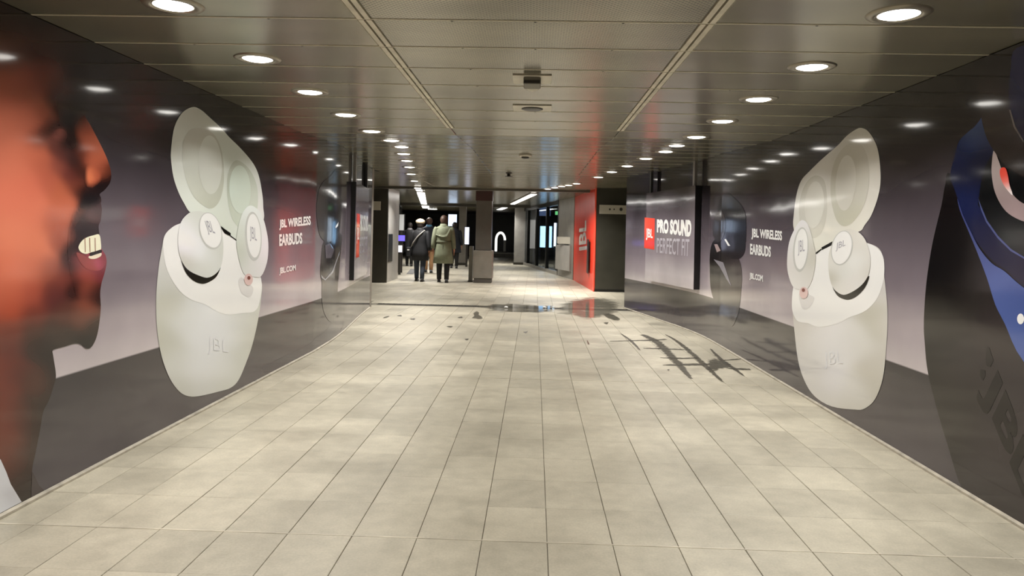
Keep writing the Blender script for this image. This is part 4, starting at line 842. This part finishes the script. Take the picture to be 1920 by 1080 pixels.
# far pillars
for px, w_, by, lab in ((866, 13, 497, 'far grey pillar between the trench coat and the square pillar'), (974, 21, 496, 'far pale pillar at the end of the shop windows')):
    p = floor_at(px, by); hw = w_ / 2 * p.y / FPX
    t = thing('far_pillar', lab, 'pillar', (p.x, p.y, 0)); box('shaft', -hw, -hw, .1, hw, hw, 2.56, side_g if px > 900 else clad_g, t, .01); box('plinth', -hw - .02, -hw - .02, 0, hw + .02, hw + .02, .1, clad, t)
# end of the hall
o = box('wall_end', -9, 46, 0, 6, 46.2, 2.56, dark_w); tag(o, kind='structure')
t = thing('low_platform', 'low pale platform at the dark end of the hall', 'platform', (-2.0, 43.5, 0))
box('riser', -1.2, -.4, 0, 1.6, .9, .22, clad_g, t); box('tread', -1.22, -.43, .22, 1.62, .9, .27, mat('platform_top', (.6, .58, .52, 1), .4), t)
a = at_depth(938, 470, 43.6); t = thing('lit_arch', 'small white glowing arch standing on the low platform', 'lamp', (a.x, 43.6, .27))
ring = []
for i in range(17):
    q = math.pi * (i / 16) ; cx, cz = -.26 * math.cos(q), .72 + .45 * math.sin(q)
    ring.append([(cx + .07 * math.cos(k) * math.cos(q) * -1, .07 * math.sin(k), cz + .07 * math.cos(k) * math.sin(q)) for k in np.linspace(0, 2 * np.pi, 10, endpoint=False)])
glow = mat('arch_glow', (.8, .8, .78, 1), .4, emit=(1, .98, .92, 1), estr=1.2)
loft('arch_tube', ring, glow, t)
box('left_leg', -.33, -.07, .06, -.19, .07, .74, glow, t, .02); box('right_leg', .19, -.07, .06, .33, .07, .74, mat('arch_leg_dim', (.5, .5, .48, 1), .4), t, .02)
box('arch_base', -.42, -.16, 0, .42, .16, .06, dk_m, t)
# downstand beams across the hall
for yb, hgt in ((19.3, .05), (30.0, .10)):
    o = box('trim_1' if yb < 20 else 'trim_2', -8.5, yb, 2.55 - hgt, 3.0 if yb < 20 else -.2, yb + .25, 2.56, mat('beam_dark', (.07, .065, .053, 1), .45)); tag(o, kind='structure')
# dark mat on the floor
p = [floor_at(*q) for q in ((762, 514), (775, 514), (782, 504.5), (770, 504.5))]
t = thing('entrance_mat', 'grey entrance mat in front of the left shop windows', 'mat', (p[0].x, p[0].y, 0)); t['world_parts'] = 1
mk('mat_surface', [(q.x, q.y, .001) for q in p] + [(q.x, q.y, .010) for q in p], [(4, 5, 6, 7), (0, 1, 5, 4), (1, 2, 6, 5), (2, 3, 7, 6), (3, 0, 4, 7)], mat('mat_grey', (.15, .145, .14, 1), .8), t)

# ------------------------------------------------------------------ water on the floor
def wet_mat(name, col, rough, top, sc_, spec=.5, gain=5.0):
    """water drying off towards ragged edges; 'depth' is 0 on the outline of a film and 1 inside it"""
    mt = mat(name, col, rough, spec=spec); nt = mt.node_tree; b = nt.nodes['Principled BSDF']; g = nd(nt, 'ShaderNodeNewGeometry'); mp = nd(nt, 'ShaderNodeMapping'); mp.inputs['Scale'].default_value = sc_
    n = nd(nt, 'ShaderNodeTexNoise'); n.inputs['Scale'].default_value = 2.3; n.inputs['Detail'].default_value = 6; n.inputs['Roughness'].default_value = .6
    at = nd(nt, 'ShaderNodeAttribute'); at.attribute_name = 'depth'
    m1 = nd(nt, 'ShaderNodeMath', operation='MULTIPLY_ADD'); m1.inputs[1].default_value = gain; m1.inputs[2].default_value = -.5 * gain - .55
    m2 = nd(nt, 'ShaderNodeMath', operation='MULTIPLY_ADD'); m2.inputs[1].default_value = 1.9
    q = nd(nt, 'ShaderNodeMapRange'); q.inputs[4].default_value = top
    nt.links.new(g.outputs['Position'], mp.inputs[0]); nt.links.new(mp.outputs[0], n.inputs['Vector']); nt.links.new(n.outputs['Fac'], m1.inputs[0])
    nt.links.new(at.outputs['Fac'], m2.inputs[0]); nt.links.new(m1.outputs[0], m2.inputs[2]); nt.links.new(m2.outputs[0], q.inputs[0]); nt.links.new(q.outputs[0], b.inputs['Alpha'])
    return mt
wet = wet_mat('wet_stain', (0.10, 0.092, 0.072, 1), .22, .8, (6, 6, 1), gain=5.0)
wet2 = wet_mat('wet_film', (0.22, 0.205, 0.165, 1), .06, .75, (1.6, 2.2, 1), .7)
wet_s = wet_mat('wet_spot', (0.12, 0.11, 0.088, 1), .25, .75, (9, 9, 1), gain=3.0)
def film(name, pts, mt, label, smooth=3, z=.0022, group=None):
    q = catmull(pts, smooth, True) if smooth > 1 else np.array(pts, float)
    W = np.array([tuple(floor_at(x, y))[:2] for x, y in q]); n = len(W); c = W.mean(0)
    V = [(*v, z) for v in W] + [(*(c + (v - c) * .62), z) for v in W] + [(*c, z)]
    Fc = [(i, (i + 1) % n, n + (i + 1) % n, n + i) for i in range(n)] + [(n + i, n + (i + 1) % n, 2 * n) for i in range(n)]
    o = mk(name, V, Fc, mt); tag(o, label, 'water stain', group)
    a = o.data.attributes.new('depth', 'FLOAT', 'POINT'); a.data.foreach_set('value', [0.0] * n + [1.0] * (n + 1))
def streak(pts, wd, label):
    """wet line along joints: px polyline with a half width in metres for each point"""
    W = [floor_at(x, y) for x, y in pts]
    C = catmull([(v.x, v.y, k) for v, k in zip(W, wd)], 6, False); V, dep, Fc = [], [], []
    global _zs
    _zs += .00012
    for i, (x, y, k) in enumerate(C):
        d = C[min(i + 1, len(C) - 1)] - C[max(i - 1, 0)]; l = math.hypot(d[0], d[1]); nx, ny = -d[1] / l, d[0] / l; k *= 1.5
        e = 0.0 if i in (0, len(C) - 1) else 1.0
        for f, dp in ((-1, 0), (-.4, e), (.4, e), (1, 0)): V.append((x + nx * k * f, y + ny * k * f, _zs)); dep.append(dp)
        if i: Fc += [(4 * i - 4 + j, 4 * i - 3 + j, 4 * i + 1 + j, 4 * i + j) for j in range(3)]
    o = mk('water_stain', V, Fc, wet); tag(o, label, 'water stain', 'dark wet lines in the floor joints')
    a = o.data.attributes.new('depth', 'FLOAT', 'POINT'); a.data.foreach_set('value', [float(v) for v in dep])
_zs = .0012
WL = 'thin dark wet line along the floor joints near the right wall'
streak([(1203, 627), (1230, 640), (1254, 663), (1273, 683), (1297, 712)], [.04, .055, .05, .04, .015], 'widest dark wet streak along the joints near the right wall')
streak([(1247, 627), (1268, 639), (1292, 658), (1325, 688), (1357, 718)], [.01, .025, .03, .03, .01], WL)
streak([(1331, 653), (1353, 675), (1376, 691), (1396, 706)], [.01, .025, .022, .008], WL)
streak([(1163, 625), (1184, 640), (1201, 658)], [.008, .02, .008], WL)
streak([(1141, 640), (1180, 639), (1222, 638), (1252, 636)], [.02, .03, .05, .02], WL)
streak([(1203, 653), (1245, 654), (1290, 656)], [.02, .05, .02], WL)
streak([(1235, 671), (1275, 672), (1312, 671)], [.015, .04, .02], WL)
streak([(1240, 685), (1285, 684), (1330, 683)], [.02, .06, .05], WL)
streak([(1355, 676), (1380, 674), (1392, 673)], [.02, .03, .02], WL)
streak([(1360, 690), (1385, 692), (1408, 693)], [.02, .05, .04], WL)
film('water_stain', [(1324, 680), (1331, 672), (1360, 675), (1375, 689), (1352, 692), (1340, 698), (1326, 694)], wet, 'largest dark wet patch on the tiles near the right wall', z=.0034)
film('puddle', [(1068, 562), (1110, 556), (1150, 560), (1168, 572), (1160, 590), (1130, 598), (1095, 600), (1060, 596), (1040, 584), (1046, 570)], wet2, 'shiny wet film on the floor reflecting the red wall', z=.0015)
film('puddle', [(900, 571), (950, 569), (1010, 571), (1048, 574), (1046, 584), (1000, 588), (940, 586), (905, 582)], wet2, 'shallow puddle along the middle of the drain', z=.0017)
film('puddle', [(1128, 590), (1140, 587), (1156, 592), (1166, 600), (1156, 602), (1142, 598)], wet, 'small dark curved puddle beside the shiny wet film')
film('water_stain', [(882, 598), (888, 592), (886, 587), (893, 582), (899, 585), (898, 590), (905, 594), (907, 599), (896, 600), (890, 598)], wet_s, 'dark ragged wet spot just before the drain')
GS = 'small dark wet specks before the drain'
for q in ([(716, 597), (724, 593), (732, 592), (726, 596)], [(742, 592), (752, 590), (754, 594)], [(766, 598), (780, 596), (776, 601)], [(856, 596), (866, 593), (868, 597)], [(835, 612), (850, 611), (846, 615)], [(1100, 636), (1106, 646), (1102, 646)], [(1250, 693), (1256, 692), (1254, 696)], [(980, 622), (990, 621), (986, 626)], [(1130, 605), (1142, 604), (1138, 609)], [(870, 636), (880, 635), (876, 639)]):
    film('wet_speck', q, wet_s, 'small dark wet speck on the tiles before the drain', 2, .002, GS)
# small white lumps on the floor by the drain
for px, lab in ((949, 'tiny white lump lying by the drain puddle'), (1021, 'tiny pale lump by the shiny wet film')):
    p = floor_at(px, 578); bm = bmesh.new(); bmesh.ops.create_icosphere(bm, subdivisions=2, radius=.035)
    for v in bm.verts: v.co = Vector((v.co.x * 1.2, v.co.y, v.co.z * .6)) * random.uniform(.75, 1.15)
    me = bpy.data.meshes.new('white_lump'); bm.to_mesh(me); bm.free(); me.materials.append(mat('crumpled', (.85, .85, .83, 1), .6)); o = bpy.data.objects.new('white_lump', me); COL.objects.link(o); o.location = (p.x, p.y, .02); tag(o, lab, 'litter')

# ------------------------------------------------------------------ people
def body_mesh(name, h, stride, arm, mt):
    """one skinned figure facing +y; h is the standing height"""
    k = h / 1.75; J = []; E = []; Rr = []
    def add(p, r, par=None):
        J.append((p[0] * k, p[1] * k, p[2] * k)); Rr.append(r * k)
        if par is not None: E.append((par, len(J) - 1))
        return len(J) - 1
    pel = add((0, 0, .95), .14); ab = add((0, .01, 1.10), .13, pel); ch = add((0, .01, 1.30), .15, ab); nk0 = add((0, 0, 1.45), .075, ch); nk = add((0, .01, 1.52), .052, nk0)
    hd0 = add((0, .025, 1.58), .075, nk); hd = add((0, .02, 1.65), .092, hd0); add((0, .01, 1.715), .062, hd)
    add((0, .125, 1.625), .012, hd0)                       # nose
    for s in (-1, 1): add((s * .095, .01, 1.63), .014, hd)  # ears
    for s, st, ar in ((-1, stride, arm[0]), (1, -stride, arm[1])):
        hip = add((s * .10, 0, .90), .095, pel); kn = add((s * .105, st * .45 + .03, .50), .062, hip); an = add((s * .105, st, .09), .042, kn)
        hl = add((s * .105, st - .03, .045), .04, an); add((s * .11, st + .15, .035), .033, an)
        sh = add((s * .19, 0, 1.42), .062, ch); el = add((s * .25, ar * .4 - .03, 1.13), .045, sh); wr = add((s * .27, ar + .02, .90), .030, el)
        pm = add((s * .275, ar + .04, .83), .030, wr)
        for fi, ln in enumerate((.070, .085, .078, .062)):
            b = add((s * .275, ar + .065 - fi * .018, .785), .010, pm); add((s * .268, ar + .072 - fi * .018, .785 - ln), .008, b)
        th_ = add((s * .262, ar + .075, .825), .011, wr); add((s * .255, ar + .09, .78), .009, th_)
    me = bpy.data.meshes.new(name); me.from_pydata(J, E, []); o = bpy.data.objects.new(name, me); COL.objects.link(o); me.materials.append(mt)
    sk = o.modifiers.new('skin', 'SKIN'); sk.use_smooth_shade = True
    sv = me.skin_vertices[0].data
    for i, r in enumerate(Rr): sv[i].radius = (r, r); sv[i].use_root = (i == 0)
    su = o.modifiers.new('sub', 'SUBSURF'); su.levels = 1; su.render_levels = 1
    dg = bpy.context.evaluated_depsgraph_get(); dg.update()
    me2 = bpy.data.meshes.new_from_object(o.evaluated_get(dg)); bpy.data.objects.remove(o)
    o = bpy.data.objects.new(name, me2); COL.objects.link(o)
    if not me2.materials: me2.materials.append(mt)
    return o, k
def ering(cx, cy, z, rx, ry, n=20, wob=0.0, ph=0.0):
    return [(cx + rx * (1 + wob * math.sin(5 * a + ph)) * math.cos(a), cy + ry * (1 + wob * math.sin(5 * a + ph)) * math.sin(a), z) for a in np.linspace(0, 2 * np.pi, n, endpoint=False)]
def tube(name, pts, rad, mt, parent, n=12):
    rings = []
    for i, p in enumerate(pts):
        d = Vector(pts[min(i + 1, len(pts) - 1)]) - Vector(pts[max(i - 1, 0)]); d.normalize(); a = d.orthogonal().normalized(); b = d.cross(a)
        if i: # keep the frame steady
            a = (pa - d * pa.dot(d)).normalized(); b = d.cross(a)
        pa = a
        rings.append([tuple(Vector(p) + a * rad[i] * math.cos(q) + b * rad[i] * math.sin(q)) for q in np.linspace(0, 2 * np.pi, n, endpoint=False)])
    return loft(name, rings, mt, parent)
skin_m = mat('skin', rgb(176, 124, 98), .5)
def person(label, px, py, h, stride, arm, coat, hem, hem_w, trousers, shoes, hair, hat=None, yaw=0.0, belt=False, strap=False, scarf=None, bare=None):
    p = floor_at(px, py); o, k = body_mesh('person', h, stride, arm, skin_m); o.location = (p.x, p.y, 0); o.rotation_euler = (0, 0, yaw); tag(o, label, 'person')
    S = lambda q: (q[0] * k, q[1] * k, q[2] * k)
    c = loft('coat', [ering(0, -.005, hem * k, hem_w * k, hem_w * .72 * k, 24, .03), ering(0, 0, (hem + .25) * k, hem_w * .9 * k, hem_w * .66 * k, 24, .02), ering(0, 0, 1.02 * k, .20 * k, .155 * k, 24, .008), ering(0, .005, 1.12 * k, .195 * k, .15 * k, 24),
             ering(0, .005, 1.28 * k, .225 * k, .17 * k, 24), ering(0, 0, 1.39 * k, .232 * k, .15 * k, 24), ering(0, -.005, 1.45 * k, .18 * k, .115 * k, 24), ering(0, 0, 1.50 * k, .085 * k, .08 * k, 24)], coat, o)
    for s, ar in ((-1, arm[0]), (1, arm[1])):
        tube('sleeve', [S((s * .17, 0, 1.43)), S((s * .205, -.005, 1.36)), S((s * .25, ar * .4 - .03, 1.13)), S((s * .262, ar * .8, 1.0)), S((s * .27, ar + .02, .89))], [.072 * k, .078 * k, .066 * k, .06 * k, .056 * k], coat, c)
    for s, st in ((-1, stride), (1, -stride)):
        tube('trouser_leg', [S((s * .10, 0, .92)), S((s * .105, st * .25 + .02, .70)), S((s * .105, st * .45 + .03, .50)), S((s * .105, st * .75, .28)), S((s * .105, st, .08))], [.11 * k, .095 * k, .078 * k, .068 * k, .06 * k], trousers, o)
        loft('shoe', [[(s * .108 * k + x * k, (st + y) * k, z * k) for x, y, z in ((-.042, yy, 0), (.042, yy, 0), (.042 * wq, yy, hh), (-.042 * wq, yy, hh))] for yy, hh, wq in ((-.085, .055, .7), (-.06, .10, .85), (.02, .105, .85), (.09, .06, .8), (.165, .045, .7), (.185, .02, .5))], shoes, o, smooth=False)
    # hair: cap over the back and top of the head
    rings = []
    for z, rx, ry, cy in ((1.535, .062, .05, -.035), (1.58, .088, .078, -.02), (1.64, .104, .105, -.004), (1.70, .092, .10, .002), (1.745, .06, .07, .005), (1.762, .02, .025, .006)):
        rings.append(ering(0, cy * k, z * k, rx * k, ry * k, 18))
    loft('hair', rings, hair, o)
    if hat: loft('beret', [ering(0, -.005, 1.66 * k, .108 * k, .112 * k, 20), ering(0, -.01, 1.70 * k, .135 * k, .135 * k, 20), ering(0, -.01, 1.745 * k, .125 * k, .125 * k, 20), ering(0, -.008, 1.785 * k, .07 * k, .07 * k, 20), ering(0, -.008, 1.80 * k, .015 * k, .015 * k, 20)], hat, o)
    loft('collar', [ering(0, -.004, 1.44 * k, .15 * k, .115 * k, 20), ering(0, -.005, 1.48 * k, .11 * k, .10 * k, 20), ering(0, -.01, 1.535 * k, .088 * k, .085 * k, 20)], scarf or coat, o)
    if belt:
        loft('belt', [ering(0, 0, 1.035 * k, .206 * k, .162 * k, 24), ering(0, 0, 1.04 * k, .214 * k, .17 * k, 24), ering(0, 0, 1.085 * k, .212 * k, .168 * k, 24), ering(0, 0, 1.09 * k, .2 * k, .156 * k, 24)], mat('belt_olive', rgb(84, 86, 66), .7), c, cap=False)
        pts = [(-.2, 1.42), (.2, 1.42), (.205, 1.25), (.1, 1.21), (0, 1.195), (-.1, 1.21), (-.205, 1.25)]
        V = []
        for dd in (.0, -.012):
            for x, z in pts: V.append((x * k, (-.172 * math.sqrt(max(0, 1 - (x / .245) ** 2)) + dd) * k, z * k))
        mk('back_yoke', V, [tuple(range(7))[::-1], tuple(range(7, 14))] + [(i, (i + 1) % 7, (i + 1) % 7 + 7, i + 7) for i in range(7)], coat, c)
        box('back_vent', -.006 * k, -.165 * k, hem * k + .01, .006 * k, -.150 * k, .98 * k, mat('vent_shadow', rgb(60, 62, 48), .8), c)
    if strap:
        q = [(-.24, -.09, .98), (-.16, -.155, 1.12), (-.04, -.182, 1.28), (.08, -.165, 1.40), (.14, -.07, 1.462), (.13, .06, 1.44)]
        tube('bag_strap', [S(a) for a in q], [.017 * k] * len(q), mat('strap_grey', rgb(150, 146, 142), .6), o, 8)
        b = box('shoulder_bag', -.36 * k, -.16 * k, .72 * k, -.24 * k, .10 * k, .98 * k, mat('bag_black', (.012, .012, .014, 1), .5), o, .02)
        box('bag_clasp', -.33 * k, -.172 * k, .88 * k, -.27 * k, -.158 * k, .92 * k, mat('clasp_pale', (.6, .58, .56, 1), .4), b)
    return o
blk = mat('coat_black', (.008, .008, .010, 1), .75, noise=.2); nav = mat('coat_navy', (.014, .018, .028, 1), .8)
olive = mat('coat_olive', rgb(116, 121, 99), .75, noise=.12, nscale=12); jean = mat('jeans_dark', (.03, .04, .058, 1), .8); tblk = mat('trousers_black', (.008, .008, .008, 1), .8); shoe = mat('shoe_black', (.006, .006, .006, 1), .4)
hbr = mat('hair_brown', rgb(66, 44, 32), .6); hdk = mat('hair_dark', rgb(30, 22, 18), .6); bere = mat('beret_cream', rgb(226, 206, 176), .9); tan = mat('trousers_tan', rgb(168, 130, 92), .8); blu = mat('scarf_blue', rgb(84, 130, 160), .8)
person('person in a long olive trench coat with belt, walking away', 830, 529.5, 1.84, .10, (-.06, .04), olive, .50, .27, tblk, shoe, hbr, yaw=.03, belt=True)
person('person in a long black coat and cream beret with shoulder bag, walking away', 786, 527.5, 1.70, .14, (.08, -.04), blk, .60, .26, jean, shoe, hdk, hat=bere, strap=True, yaw=-.05)
person('person in black half hidden behind the cream beret', 767, 499, 1.74, .12, (.05, .05), blk, .55, .26, tblk, shoe, hdk, scarf=mat('scarf_grey', rgb(120, 116, 118), .8))
person('person with blue scarf and tan trousers between the two coats', 803, 511, 1.86, .14, (.05, -.05), nav, .72, .25, tan, shoe, hbr, scarf=blu)
person('person in dark clothes mostly hidden by the olive trench coat', 851, 503, 1.78, .10, (.04, .04), nav, .60, .26, tblk, shoe, hdk)
